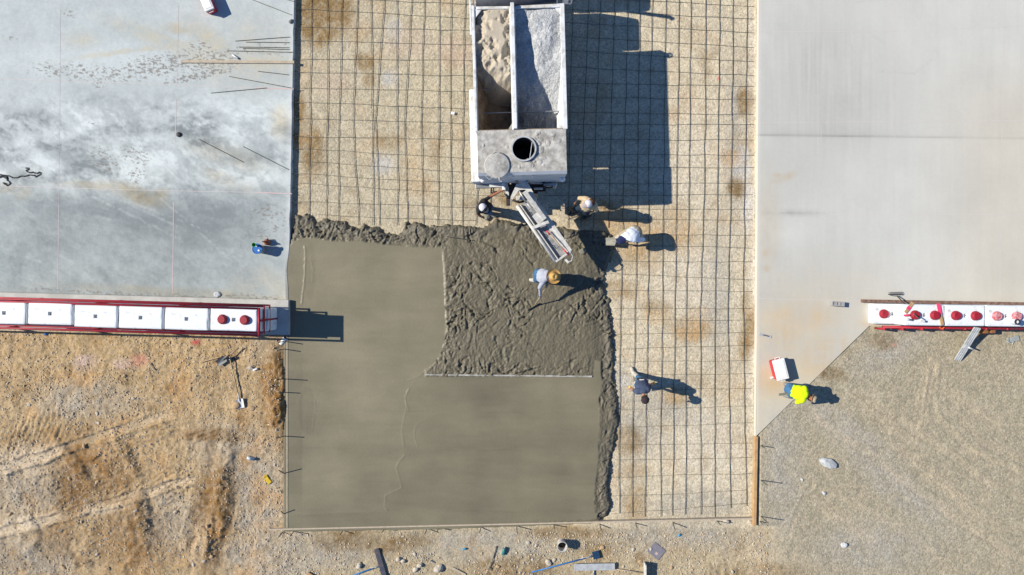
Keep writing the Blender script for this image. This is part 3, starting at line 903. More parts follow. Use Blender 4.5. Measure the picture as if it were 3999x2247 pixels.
CA = lerp3(CA, c3(0.34, 0.33, 0.29), np.clip(linew - 0.35, 0, 1) * 0.6 * np.clip(0.5 + 2 * chk, 0, 1))  # glints along the ridges painted in as a lighter colour
CA = lerp3(CA, c3(0.115, 0.105, 0.083), (1 - sm) * front * 0.5)
rgh = 0.40 * sm + (1 - sm) * (0.55 + 0.1 * calm) + 0.1 * lum
keep = (dW[:-1, :-1] > -22) & (dW[1:, 1:] > -22)
keep &= ~(((straight[:-1, :-1] > 0.5) & (dW[:-1, :-1] < -3)))
wet_mat = mat_field("fresh_concrete", grain=0.035, gscale=38, gdist=0.003, gstr=0.18, fine=0.06, fscale=40, spec=0.35, rough_attr=True)
fresh = structure(grid_object("fresh_concrete", X, Y, CZ, keep, CA, wet_mat, alpha=np.clip(rgh, 0.25, 0.9)))


def conc_z(x, y):
    i = int(np.clip(np.searchsorted(cx_, x), 0, len(cx_) - 1))
    j = int(np.clip(np.searchsorted(cy_, y), 0, len(cy_) - 1))
    return float(CZ[j, i])


# ---- loose gravel over the dirt (nobody could count it)
base_v = []
bm = bmesh.new()
bmesh.ops.create_icosphere(bm, subdivisions=1, radius=1)
bm.verts.index_update()
ICO_V = np.array([p.co[:] for p in bm.verts])
ICO_F = np.array([[q.index for q in f.verts] for f in bm.faces])
bm.free()


def gravel(name, n, bounds, accept, smin, smax, cols_, ids=0):
    px = rng.uniform(bounds[0], bounds[1], n * 5)
    py = rng.uniform(bounds[2], bounds[3], n * 5)
    x, y = (px - CX) / S, -(py - CY) / S
    p = accept(px, py, x, y)
    ok = rng.random(len(x)) < p
    x, y = x[ok][:n], y[ok][:n]
    z = ground_z(x, y)
    k = len(x)
    r = smin + (smax - smin) * rng.random(k) ** 3
    sc = r[:, None] * np.stack([rng.uniform(0.8, 1.35, k), rng.uniform(0.7, 1.1, k), rng.uniform(0.40, 0.75, k)], -1)
    an = rng.uniform(0, 6.283, k)
    V = ICO_V[None] * sc[:, None, :] * rng.uniform(0.78, 1.2, (k, len(ICO_V), 1))
    c, s = np.cos(an)[:, None], np.sin(an)[:, None]
    vx = V[..., 0] * c - V[..., 1] * s + x[:, None]
    vy = V[..., 0] * s + V[..., 1] * c + y[:, None]
    vz = V[..., 2] + (z + sc[:, 2] * 0.12)[:, None]
    co = np.stack([vx, vy, vz], -1).reshape(-1, 3).astype(np.float32)
    F = (ICO_F[None] + (np.arange(k) * len(ICO_V))[:, None, None]).reshape(-1, 3).astype(np.int32)
    me = bpy.data.meshes.new(name)
    me.vertices.add(len(co))
    me.vertices.foreach_set("co", co.ravel())
    me.loops.add(F.size)
    me.loops.foreach_set("vertex_index", F.ravel())
    me.polygons.add(len(F))
    me.polygons.foreach_set("loop_start", np.arange(0, F.size, 3, dtype=np.int32))
    me.polygons.foreach_set("use_smooth", np.ones(len(F), bool))
    me.update(calc_edges=True)
    cc = np.array(cols_)[rng.integers(0, len(cols_), k)] * rng.uniform(0.75, 1.25, (k, 1))
    al = np.ones((k, len(ICO_V), 4), np.float32)
    al[..., :3] = cc[:, None, :]
    a = me.color_attributes.new("albedo", 'FLOAT_COLOR', 'POINT')
    a.data.foreach_set("color", al.ravel())
    me.materials.append(stone_field)
    ob = bpy.data.objects.new(name, me)
    ob["kind"] = "stuff"
    COL.objects.link(ob)
    return ob


stone_field = mat_field("loose_stone", rough=0.85, grain=0.12, gscale=60, gdist=0.003, gstr=0.4, fine=0.18, fscale=80)


def acc_left(px, py, x, y):
    m = (px < 1105) & (py > foot_low(px) + 14)
    return m * np.clip(0.5 + 1.2 * fbm(x * 0.7, y * 0.7, 3, 301), 0.05, 1)


def acc_bottom(px, py, x, y):
    return ((py > 2075) & (px > 1090) & (px < 3000)) * np.clip(0.45 + 1.2 * fbm(x * 0.8, y * 0.8, 3, 305), 0.05, 1)


def acc_right(px, py, x, y):
    return ((px > 2975) & (py > 1300) & (px > diag_x(py) + 12)) * np.clip(0.3 + 1.2 * fbm(x * 0.6, y * 0.6, 3, 309), 0.04, 1)


def acc_sub(px, py, x, y):
    m = (px > left_edge(py) + 6) & (px < right_edge(py) - 6) & (py < 2035) & ~((px > 1180) & (px < 2400) & (py > 890))
    return m * np.clip(0.35 + 1.1 * fbm(x * 0.7, y * 0.7, 3, 313), 0.05, 1)


tanc = [(0.46, 0.37, 0.24), (0.42, 0.38, 0.31), (0.50, 0.43, 0.33), (0.42, 0.31, 0.19), (0.36, 0.34, 0.32), (0.46, 0.36, 0.24)]
gravel("loose_gravel", 16000, (-90, 1110, 1290, 2330), acc_left, 0.007, 0.032, tanc)
gravel("loose_gravel", 7000, (1090, 3000, 2070, 2330), acc_bottom, 0.008, 0.034, tanc)
gravel("loose_gravel", 4500, (2960, 4090, 1290, 2330), acc_right, 0.007, 0.019, [(0.44, 0.38, 0.29), (0.40, 0.38, 0.35), (0.48, 0.42, 0.33)])
gravel("loose_gravel", 9000, (1150, 2960, -90, 2040), acc_sub, 0.007, 0.020, [(0.50, 0.43, 0.33), (0.48, 0.45, 0.40), (0.56, 0.51, 0.44), (0.38, 0.30, 0.2)])


# ------------------------------------------------------------------ palette for things
WHITE = mat("white_paint", (0.68, 0.71, 0.72), 0.65, scale=5, bump=0.6, bscale=18, col2=(0.43, 0.43, 0.42), lo=0.30, hi=0.43)
TWHITE = mat("truck_white_paint", (0.66, 0.68, 0.69), 0.5, scale=4, bump=0.2, bscale=30, col2=(0.42, 0.40, 0.36), lo=0.33, hi=0.55)
RED = mat("red_paint", (0.36, 0.012, 0.028), 0.5, scale=7, bump=0.2, col2=(0.20, 0.03, 0.03), lo=0.34, hi=0.5)
STUDRED = mat("red_stud_paint", (0.33, 0.014, 0.028), 0.6, var=0.3, scale=9, bump=0.3, bscale=40)
STUDWORN = mat("worn_red_stud_paint", (0.40, 0.03, 0.045), 0.65, scale=14, bump=0.3, bscale=40, col2=(0.55, 0.36, 0.36))
STEEL = mat("bare_steel", (0.42, 0.43, 0.43), 0.42, metal=0.7, var=0.3, scale=8)
ALU = mat("dusty_aluminium", (0.56, 0.58, 0.58), 0.5, metal=0.35, var=0.25, scale=10)
DARK = mat("dark_iron", (0.035, 0.035, 0.038), 0.6, var=0.4, scale=20)
BLACK = mat("black_rubber", (0.018, 0.018, 0.02), 0.6, var=0.3, scale=12)
REBAR = mat("rebar_steel", (0.062, 0.05, 0.042), 0.75, scale=5, bump=0.5, bscale=160, col2=(0.05, 0.075, 0.065))
REBARL = mat("grey_rebar_steel", (0.15, 0.15, 0.135), 0.7, scale=5, bump=0.5, bscale=160, col2=(0.085, 0.10, 0.095))
RUST = mat("rusty_steel", (0.135, 0.062, 0.038), 0.8, scale=9, bump=0.4, bscale=50, col2=(0.21, 0.155, 0.13))
WOOD = mat("form_timber", (0.47, 0.30, 0.14), 0.8, scale=5, bump=0.3, bscale=45, col2=(0.36, 0.22, 0.10))
PALEWOOD = mat("grey_timber", (0.46, 0.385, 0.285), 0.85, scale=7, bump=0.3, bscale=60, col2=(0.37, 0.31, 0.24))
HANDLE = mat("ash_handle", (0.46, 0.34, 0.20), 0.65, var=0.25, scale=12)
CRUST = mat("cement_crust", (0.47, 0.46, 0.425), 0.92, scale=4.5, bump=1.0, bscale=14, col2=(0.25, 0.24, 0.215))
CHUTE = mat("cement_splashed_paint", (0.60, 0.60, 0.575), 0.75, scale=7, bump=0.4, bscale=45, col2=(0.42, 0.405, 0.365))
BELT = mat("worn_belt", (0.20, 0.21, 0.215), 0.6, scale=6, bump=0.4, bscale=50, col2=(0.36, 0.355, 0.34))
INNER = mat("dirty_hopper_steel", (0.27, 0.215, 0.155), 0.85, scale=4, bump=0.4, bscale=30, col2=(0.14, 0.095, 0.06))
BLUEP = mat("blue_plastic", (0.012, 0.13, 0.42), 0.4, var=0.2)
GREENP = mat("green_plastic", (0.01, 0.24, 0.035), 0.4, var=0.2)
CLAY = mat("brown_plastic", (0.26, 0.085, 0.045), 0.55, var=0.25)
WPLAST = mat("white_plastic", (0.76, 0.76, 0.75), 0.45, var=0.07)
COOLRED = mat("red_plastic", (0.52, 0.03, 0.045), 0.45, var=0.15)
BLUEMET = mat("blue_tube", (0.012, 0.17, 0.46), 0.4, var=0.3)
SKIN = mat("skin", (0.36, 0.155, 0.085), 0.55, var=0.15, scale=20)
STONE = mat("pale_stone", (0.50, 0.455, 0.385), 0.9, scale=12, bump=0.6, bscale=40, col2=(0.38, 0.335, 0.27))
BOULDER = mat("grey_white_rock", (0.56, 0.585, 0.60), 0.9, scale=9, bump=0.8, bscale=25, col2=(0.40, 0.42, 0.43))
ORANGE = mat("orange_twine", (0.75, 0.16, 0.02), 0.8)
PINK = mat("fluorescent_pink_paint", (0.80, 0.06, 0.16), 0.6)
LEATHER = mat("tan_leather", (0.27, 0.12, 0.045), 0.75, var=0.4, scale=14)
GLASS = mat("clear_plastic", (0.62, 0.68, 0.70), 0.25, var=0.1, spec=0.6)
CHALK = mat("pink_chalk", (0.58, 0.36, 0.36), 0.95, scale=9, col2=(0.50, 0.45, 0.45))
CHALKF = mat("faint_pink_chalk", (0.58, 0.46, 0.46), 0.95, scale=6, col2=(0.50, 0.49, 0.49))
CHALKR = mat("chalk_trace", (0.50, 0.45, 0.43), 0.95, scale=5, col2=(0.51, 0.50, 0.49))


# ---- chalk lines snapped on the slabs
def strip(pts, w, z, m, parent, name="chalk_line"):
    b = MB()
    for a, c in zip(pts[:-1], pts[1:]):
        p, q = at(*a, z), at(*c, z)
        n = Vector((-(q - p).y, (q - p).x, 0)).normalized() * w / 2
        b.add([p - n, p + n, q + n, q - n], [(0, 1, 2, 3)])
    return b.build(name, m, parent)


for pts, w, m in [([(678, 790), (676, 960), (673, 1146)], 0.022, CHALK), ([(697, 20), (690, 330)], 0.012, CHALKF), ([(688, 385), (684, 560)], 0.02, CHALKF), ([(236, 20), (233, 480), (228, 800)], 0.008, CHALKF),
                  ([(229, 800), (226, 1132)], 0.014, CHALKF), ([(0, 308), (600, 329), (1000, 344)], 0.010, CHALKF), ([(1000, 344), (1147, 348)], 0.03, CHALK), ([(0, 726), (500, 742), (1000, 752)], 0.012, CHALKF), ([(1000, 752), (1140, 757)], 0.03, CHALK)]:
    strip(pts, w, SLAB + 0.0032, m, slab_l)
for pts in [[(3494, 0), (3492, 560), (3481, 1150)], [(3926, 0), (3912, 560), (3905, 1150)], [(3208, 280), (3206, 840), (3202, 1150)], [(2966, 125), (3500, 122), (3999, 102)], [(2975, 480), (3999, 471)], [(3230, 838), (3999, 838)], [(2960, 1166), (3360, 1176)]]:
    strip(pts, 0.014, SLAB + 0.0028, CHALKR, slab_r)

# ------------------------------------------------------------------ rebar mat: one tied mat, every bar a part
mat_root = thing("rebar_mat", "tied grid of dark reinforcing bars lying on the sandy ground round the fresh concrete", "rebar mat", (0, 0, 0))
dWfun = lambda px, py: poly_sd(np.array([px], float), np.array([py], float), WET)[0]


def bar(pts, z, r=None):
    """one bar through photo points, cut where it runs into the fresh concrete"""
    fine_pts = []
    for a, b in zip(pts[:-1], pts[1:]):
        n = max(1, int(math.hypot(b[0] - a[0], b[1] - a[1]) / 60))
        for k in range(n):
            t = k / n
            fine_pts.append((a[0] + (b[0] - a[0]) * t, a[1] + (b[1] - a[1]) * t))
    fine_pts.append(pts[-1])
    b = MB()
    ps = []
    for i, (x, y) in enumerate(fine_pts):
        j = 2.2 if 0 < i < len(fine_pts) - 1 else 0
        p = at(x + random.uniform(-j, j), y + random.uniform(-j, j), z + random.uniform(-0.004, 0.006))
        ps.append(p)
    b.tube(ps, r or (0.0082 if z > 0.02 else 0.0058), 6)
    return b.build("rebar", REBAR if z > 0.02 else REBARL, mat_root, smooth=True)


ZL = lambda x: 1100 + x * 0.6563
left_cols = [(180, 168, 160), (272, 272, 262), (360, 340, 338), (450, 422, 458), (530, 538, 543), (610, 557, 583), (687, 687, 690), (775, 733, 750), (848, 830, 843), (935, 935, 928), (1005, 1005, 1008), (1090, 1078, 1075)]
for a, b, c in left_cols:
    bar([(ZL(a) + 4, -120), (ZL(a), 0), (ZL((a + b) / 2), 240), (ZL(b), 475), (ZL((b + c) / 2), 660), (ZL(c), 880)], 0.030)
bar([(1868, 700), (1860, 800), (1858, 880)], 0.030)
bar([(1918, 740), (1912, 800), (1908, 880)], 0.030)
rows_l = [(-20, 25), (55, 115), (165, 182), (240, 270), (352, 362), (430, 455), (525, 545), (607, 652), (705, 737), (815, 832), (885, 948), (957, 1028), (1033, 1095), (1090, 1158), (1202, 1237)]
for i, (a, b) in enumerate(rows_l):
    ya, yb = a * 0.6563, b * 0.6563
    x1 = 2040 if yb < 700 else 2000
    bar([(1166, ya), (1480, ya + (yb - ya) * 0.45 + random.uniform(-3, 3)), (1850, yb), (x1, yb + (yb - ya) * 0.2)], 0.016)
bar([(1240, 838), (1500, 853), (1858, 862)], 0.016)
right_cols = [(2238, 2225, 2222, None), (2299, 2280, 2273, None), (2346, 2328, 2322, None), (2399, 2387, 2380, None), (2453, 2442, 2435, [(1000, 2428), (1200, 2422), (1800, 2418), (2020, 2419)]),
              (2498, 2492, 2490, [(1200, 2480), (1800, 2469), (2020, 2470)]), (2548, 2537, 2533, [(1200, 2531), (1800, 2520), (2018, 2519)]), (2600, 2594, 2592, [(1200, 2587), (1800, 2579), (2020, 2581)]),
              (2653, 2647, 2642, [(1200, 2635), (1800, 2628), (2015, 2626)]), (2699, 2693, 2691, [(1200, 2679), (1800, 2678), (2010, 2675)]), (2756, 2752, 2750, [(1200, 2735), (1800, 2736), (2010, 2737)]),
              (2811, 2806, 2803, [(1200, 2792), (1800, 2791), (2020, 2792)]), (2864, 2858, 2855, [(1200, 2842), (1800, 2852), (1984, 2854)]), (2919, 2912, 2908, [(1200, 2903), (1800, 2910), (1977, 2916)])]
for i, (a, b, c, d) in enumerate(right_cols):
    pts = [(a + 2, -120), (a, 0), (b, 490), (c, 710)]
    if d is None:
        pts.append((c - 4, 890))
    elif d[0][0] == 1000:
        pts = [(a + 2, -120), (a, 0), (b, 490), (c, 710), (c - 2, 900)]
        bar([(2428, 1030), (2422, 1200), (2420, 1500), (2418, 1800), (2419, 2005)], 0.030)
    else:
        pts += [(x, y) for y, x in d]
    bar(pts, 0.030)
rows_r = [(5, 45), (92, 128), (180, 222), (275, 320), (370, 415), (475, 508), (568, 580), (660, 668), (763, 768), (838, 835), (940, 940), (1040, 1042), (1125, 1125)]
for a, b in rows_r:
    ya, yb = a * 0.582, b * 0.582
    bar([(2150, ya - (yb - ya) * 0.7 - 4), (2500, ya), (2945, yb)], 0.016)
for ya, yb, x0 in [(716, 716, 2150), (765, 761, 2120), (812, 818, 2140), (858, 859, 2220), (914, 919, 2425), (962, 970, 2420), (1020, 1023, 2415), (1068, 1094, 2380), (1136, 1139, 2378), (1205, 1205, 2395), (1247, 1250, 2400),
                   (1306, 1301, 2400), (1364, 1349, 2405), (1414, 1407, 2405), (1461, 1459, 2410), (1520, 1517, 2415), (1600, 1586, 2415), (1672, 1652, 2415), (1737, 1731, 2410), (1797, 1787, 2400), (1865, 1850, 2385), (1938, 1914, 2385), (2008, 1967, 2385)]:
    bar([(x0, ya), ((x0 + 2945) / 2, (ya + yb) / 2 + random.uniform(-4, 4)), (2938 if ya < 1900 else 2920, yb)], 0.016)

# dowels sticking out of the old slab's edge
dowels = thing("dowel_row", "short dark dowel bars sticking out of the old slab's shaded edge", "dowels", (0, 0, 0))
for y in (35, 112, 158, 232, 280, 348, 400, 462, 530, 580, 630, 680, 735, 790):
    x = left_edge(y)
    MB().tube([at(x - 14, y, 0.085), at(x + 22 + random.uniform(-4, 4), y + 1, 0.08)], 0.008, 6).build("dowel_bar", REBAR, dowels)

# loose offcuts lying on the old slab
OFF = [((919, 161), (1132, 145)), ((960, 165), (1130, 167)), ((933, 184), (1130, 187)), ((949, 189), (1130, 194)), ((887, 199), (1146, 205)), ((1008, 279), (1128, 293)), ((895, 299), (1137, 344)), ((824, 364), (1042, 344)),
       ((979, -3), (1139, 59)), ((1118, -2), (1160, 10)), ((780, 546), (951, 634)), ((950, 573), (1127, 663))]
OFFL = ["thin rebar offcut, uppermost and slanting of the bundle above the long timber", "short rebar offcut just below the slanting topmost one of the bundle", "rebar offcut third from the top of the bundle above the timber", "rebar offcut fourth from the top of the bundle above the timber",
        "long rebar offcut lowest of the bundle, nearest the timber", "short rusty rebar offcut just below the long timber", "long rebar offcut slanting down to the pink chalk mark", "rebar offcut slanting up, ending just above the pink chalk line",
        "thin rebar offcut slanting across the slab near the top edge of the picture", "rebar offcut at the top corner by the slab edge", "thin rebar offcut starting beside the black plug on the slab", "thin rebar offcut slanting down towards the slab edge, right of the black plug's bar"]
for (a, b), l in zip(OFF, OFFL):
    p, q = at(*a, SLAB + 0.012), at(*b, SLAB + 0.012)
    tag(MB(p).tube([p, p.lerp(q, 0.5) + Vector((0, 0, 0.004)), q], 0.009, 6).build("rebar_offcut", REBAR), l, "rebar", "rebar offcuts on the old slab").location = p

# ------------------------------------------------------------------ timber, forms, stakes


def plank(name, label, cat, a, b, w, h, z, m, group=None, bev=0.004):
    """squared timber between two photo points, standing on height z"""
    p, q = at(*a, z + h), at(*b, z + h)
    c = (p + q) / 2
    L = (q - p).xy.length
    rz = math.atan2((q - p).y, (q - p).x)
    o = MB().box((0, 0, h / 2), (L, w, h), ch=bev).build(name, m)
    o.location = (c.x, c.y, z)
    o.rotation_euler = (0, 0, rz)
    return tag(o, label, cat, group)


plank("timber_plank", "long pale timber lying on the old slab, its end at the shaded edge", "timber", (706, 240), (1148, 243), 0.085, 0.045, SLAB + 0.004, PALEWOOD)
plank("form_board", "thin edge form along the left side of the smooth fresh concrete", "form board", (1121, 1316), (1121, 2062), 0.035, 0.14, 0.02, PALEWOOD)
plank("form_board", "long grey form board along the bottom of the fresh concrete", "form board", (1053, 2069), (2950, 2026), 0.045, 0.13, 0.025, PALEWOOD)
plank("form_board", "orange-brown timber form standing at the end of the new slab's edge", "form board", (2955, 1706), (2948, 2056), 0.09, 0.16, 0.03, WOOD)
plank("screed_board", "long metal straightedge lying along the lower edge of the lumpy concrete", "straightedge", (1664, 1464), (2312, 1471), 0.05, 0.03, SLAB + 0.008, mat("cement_smeared_alu", (0.20, 0.19, 0.155), 0.7, scale=4, col2=(0.42, 0.42, 0.40)))


def stake(px, py, dx, dy, h, label, group, r=0.014):
    p = at(px, py, 0.0)
    p.z = gz(p.x, p.y) - 0.05
    o = MB().tube([(0, 0, 0), (dx * 0.5, dy * 0.5, h * 0.5), (dx, dy, h)], r, 6).build("rebar_stake", REBAR)
    o.location = p
    return tag(o, label, "stake", group)


for i, (y, dy, hh) in enumerate([(1332, 0.0, 0.62), (1362, 0.0, 0.55), (1478, 0.07, 0.62), (1531, 0.06, 0.48), (1701, 0.07, 0.62), (1853, 0.30, 0.60), (2012, 0.27, 0.42)]):
    stake(1117, y, -0.03 if i < 5 else -0.02, dy, hh, "%s rebar stake down the left edge of the smooth concrete" % ["first", "second", "third", "fourth", "fifth", "sixth", "lowest"][i], "stakes along the left form")
ordn = ["first", "second", "third", "fourth", "fifth", "sixth", "seventh", "eighth", "ninth", "tenth", "eleventh", "twelfth", "thirteenth"]
for i, x in enumerate([1108, 1150, 1342, 1502, 1670, 1712, 1880, 2018, 2162, 2342, 2482, 2628, 2800]):
    y = 2069 - (x - 1053) * 0.0227 + 6
    stake(x, y, random.uniform(-0.05, 0.02), random.uniform(-0.10, 0.02), random.uniform(0.34, 0.46), "%s rebar stake from the left below the bottom form board" % ordn[i], "stakes along the bottom form")
for i, y in enumerate([1737, 1872, 2012]):
    stake(2966, y, 0.01, random.uniform(-0.03, 0.02), [0.36, 0.6, 0.62][i], "%s rebar stake behind the orange-brown form board" % ["top", "middle", "bottom"][i], "stakes along the right form")
stake(2962, 2030, 0.02, -0.03, 0.2, "short bent pin at the foot of the orange-brown form board", "stakes along the right form")
pin = MB().tube([at(1745, 925, 0.24), at(1838, 937, 0.22)], 0.011, 6).build("rebar_offcut", REBAR)
tag(pin, "dark bar half sunk in the lumpy concrete above the smooth panel", "rebar")

# ------------------------------------------------------------------ block walls


def wall_block(name, label, c, L, W, Ht, rz, z, group, studs=(), stud_mat=None, seed=0, pocket=True):
    """cast block: chamfered body with a lifting pocket and loop in its top, round studs if it has them"""
    rnd = random.Random(seed)
    root = thing(name, label, "concrete block", (c.x, c.y, z), rz, group)
    bm = bmesh.new()
    pk = 0.055
    xs = [-L / 2, -pk, pk, L / 2]
    ys = [-W / 2, -pk, pk, W / 2]
    top = [[bm.verts.new((x, y, Ht)) for x in xs] for y in ys]
    bot = [bm.verts.new((x, y, 0)) for x, y in ((-L / 2, -W / 2), (L / 2, -W / 2), (L / 2, W / 2), (-L / 2, W / 2))]
    for j in range(3):
        for i in range(3):
            if i == 1 and j == 1 and pocket:
                continue
            bm.faces.new((top[j][i], top[j][i + 1], top[j + 1][i + 1], top[j + 1][i]))
    if pocket:
        low = [bm.verts.new((x * 0.8, y * 0.8, Ht - 0.09)) for x, y in ((-pk, -pk), (pk, -pk), (pk, pk), (-pk, pk))]
        up = [top[1][1], top[1][2], top[2][2], top[2][1]]
        for k in range(4):
            bm.faces.new((up[k], up[(k + 1) % 4], low[(k + 1) % 4], low[k]))
        bm.faces.new(low)
    bm.faces.new(bot[::-1])
    bm.faces.new([bot[0], bot[1]] + [top[0][i] for i in (3, 2, 1, 0)])
    bm.faces.new([bot[1], bot[2]] + [top[j][3] for j in (3, 2, 1, 0)])
    bm.faces.new([bot[2], bot[3]] + [top[3][i] for i in (0, 1, 2, 3)])
    bm.faces.new([bot[3], bot[0]] + [top[j][0] for j in (0, 1, 2, 3)])
    bmesh.ops.recalc_face_normals(bm, faces=bm.faces[:])
    rim = [e for e in bm.edges if len(e.link_faces) == 2 and e.calc_face_angle(0) > 1.0 and
           (max(abs(v.co.x) for v in e.verts) > L / 2 - 1e-4 or max(abs(v.co.y) for v in e.verts) > W / 2 - 1e-4)]
    bmesh.ops.bevel(bm, geom=rim, offset=0.055, segments=3, affect='EDGES', profile=0.55)
    for v in bm.verts:
        if abs(v.co.x) > L / 2 - 0.06:
            v.co += Vector((rnd.uniform(-1, 1), rnd.uniform(-1, 1), rnd.uniform(-1, 0.2))) * 0.007
    me = bpy.data.meshes.new("block_body")
    bm.to_mesh(me)
    bm.free()
    me.materials.append(WHITE)
    body = bpy.data.objects.new("block_body", me)
    COL.objects.link(body)
    body.parent = root
    if pocket:
        MB().tube([(-0.04, -0.02, Ht - 0.085), (-0.025, 0.0, Ht - 0.02), (0.0, 0.012, Ht - 0.005), (0.025, 0.0, Ht - 0.02), (0.04, -0.02, Ht - 0.085)], 0.008, 6).build("lifting_loop", STEEL, root)
    for k, (sx, sy) in enumerate(studs):
        h = 0.10
        MB().lathe([(0.150, Ht - 0.005), (0.146, Ht + 0.02), (0.118, Ht + h - 0.012), (0.104, Ht + h), (0, Ht + h)], 14, Matrix.Translation((sx, sy, 0))).build("stud", stud_mat or STUDRED, root, smooth=False)
    return root


BH, BW = 0.745, 0.655
SLP = -math.atan(0.0285)
ZT = FOOT + 2 * BH + 0.01
ends = [(-255, -76), (-70, 99), (107, 281), (288, 456), (462, 634), (642, 813), (820, 1004)]
cyl = lambda x: 1222.5 + 0.0292 * x
lab = ["", "leftmost white wall block, cut off by the picture's left edge", "second white block from the left on the long red-railed wall", "third white block from the left on the long red-railed wall", "fourth white block from the left, its joint beside a chipped corner",
       "plain white block next to the one with two red studs", "white end block with two round red studs beside the fresh concrete"]
for i in range(7):
    a, b = ends[i]
    if i == 0:
        continue
    xm_ = (a + b) / 2
    pa, pb = at(a, cyl(a), ZT), at(b, cyl(b), ZT)
    c = (pa + pb) / 2
    L = (pb - pa).length
    c.y += [0, 0, 0.02, -0.02, -0.02, -0.02, 0][i]
    st = ((-0.325, 0.0), (0.325, 0.0)) if i == 6 else ()
    wall_block("wall_block", lab[i], c, L, BW, BH, SLP + random.uniform(-0.006, 0.006), FOOT + BH + 0.005, "top row of the left block wall", st, STUDRED, i)
for i in range(6):
    xa = 1083 - (i + 1) * 190 + 4
    xb = 1083 - i * 190
    pa, pb = at(xa, cyl(xa) - 9, FOOT), at(xb, cyl(xb) - 9, FOOT)
    c = (pa + pb) / 2
    c.y += random.uniform(-0.015, 0.015)
    wall_block("wall_block", "white lower-row block under the %s of the left wall" % ["end block with the red studs", "plain block beside the studded one", "middle part", "middle-left part", "far left part", "cut-off left end"][i], c,
               (pb - pa).length, BW + 0.03, BH, SLP, FOOT + 0.002, "bottom row of the left block wall", (), None, 30 + i, pocket=False)

# red pipe cage round the left wall
rail = thing("pipe_rail", "red painted pipe rail caging the white block wall on the left", "pipe railing", at(1060, 1245, FOOT))
ro = rail.location
XE = -7.42
lev = [(1.76, 76.5, 171.0, 0.034), (1.36, 69.5, 166.0, 0.026), (0.92, 66.5, 161.0, 0.026)]
for z, yn, ys_, r in lev:
    def pt(X, ypx, z):
        return Vector((X, -(ypx + (X - XE) * S * 0.0285) / S, z))
    MB(ro).tube([pt(-26.0, yn, z), pt(-14, yn, z), pt(XE, yn, z)], r, 8).build("rail_pipe", RED, rail, smooth=True)
    MB(ro).tube([pt(-26.0, ys_, z), pt(-14, ys_, z), pt(XE, ys_, z)], r, 8).build("rail_pipe", RED, rail, smooth=True)
    MB(ro).tube([pt(XE, yn - 3, z), pt(XE, ys_ + 4, z)], r * 1.05, 8).build("cross_pipe", RED, rail, smooth=True)
for X in (XE, XE - 2.4, XE - 4.9, XE - 7.4, XE - 9.9):
    if X == XE:
        MB(ro).tube([Vector((XE, -119.0 / S, FOOT)), Vector((XE, -119.0 / S, 1.76))], 0.034, 8).build("post", RED, rail, smooth=True)
    else:
        for yy, yb in ((76.5, 68.0), (170.5, 163.0)):
            MB(ro).tube([pt(X, yb, FOOT + 0.02), pt(X, yy, 1.76)], 0.028, 8).build("post", RED, rail, smooth=True)

# right wall
RBH, RZ0 = 0.615, -0.215
RZT = RZ0 + 2 * RBH + 0.006
cyr = lambda x: 1230.5 + 0.012 * (x - 3532)
labr = ["white block carrying the rake handle and two red studs on the right wall", "white block with two red studs in the middle of the right wall", "white block at the picture's right edge with worn red studs"]
for i, (a, b) in enumerate([(3533, 3690), (3692, 3849), (3852, 4010)]):
    pa, pb = at(a, cyr(a), RZT), at(b, cyr(b), RZT)
    c = (pa + pb) / 2
    wall_block("wall_block", labr[i], c, (pb - pa).length, 0.64, RBH, -0.012, RZ0 + RBH + 0.006, "top row of the right block wall", ((-0.30, 0.0), (0.30, 0.0)), STUDWORN if i == 2 else STUDRED, 50 + i)
for i, (a, b) in enumerate([(3409, 3566), (3570, 3730), (3734, 3900), (3904, 4070)]):
    pa, pb = at(a, cyr(a) - 3, RZ0 + RBH), at(b, cyr(b) - 3, RZ0 + RBH)
    c = (pa + pb) / 2
    wall_block("wall_block", ["low white end block with one red stud, first of the right wall", "white lower-row block under the rake on the right wall", "white lower-row block under the middle of the right wall", "white lower-row block at the right picture edge"][i], c,
               (pb - pa).length, 0.64, RBH, -0.012, RZ0, "bottom row of the right block wall", ((-0.29, 0.0),) if i == 0 else (), STUDRED, 60 + i, pocket=(i == 0))
rr = thing("pipe_rail", "red pipe rail along the lower side of the right white wall", "pipe railing", at(3450, 1282, 0.13))
ro = rr.location
for z, yy, x0 in ((0.62, 1281, 3446), (0.34, 1280, 3446)):
    MB(ro).tube([at(x0, yy - 3, z), at(3700, yy, z), at(4200, yy + 6, z)], 0.042, 8).build("rail_pipe", RED, rr, smooth=True)
for x in (3452, 3524, 3600, 3680, 3768, 3850, 3932):
    b = at(x, 1283, 0.62)
    MB(ro).tube([(b.x, b.y - 0.02, 0.1), (b.x, b.y - 0.02, 0.68)], 0.034, 8).build("post", RED, rr, smooth=True)


# ------------------------------------------------------------------ volumetric mixer truck
TR = R(1.5)
tp = at(2041, 681, 2.90)
truck = thing("mixer_truck", "white volumetric concrete mixer truck with open sand and gravel bins, seen from above", "truck", (tp.x, tp.y, 0), TR)
TI = Matrix.Rotation(-TR, 4, 'Z') @ Matrix.Translation((-tp.x, -tp.y, 0))


def tl(px, py, z):
    """photo place at height z -> the truck's own coordinates"""
    return TI @ at(px, py, z)


RZ = 2.78
HW = 1.265                 # half width of the bins
Y0, Y1 = 1.24, 4.72        # rear and front of the open bins
XD = tl(2007, 300, RZ).x   # divider
bz = 1.35
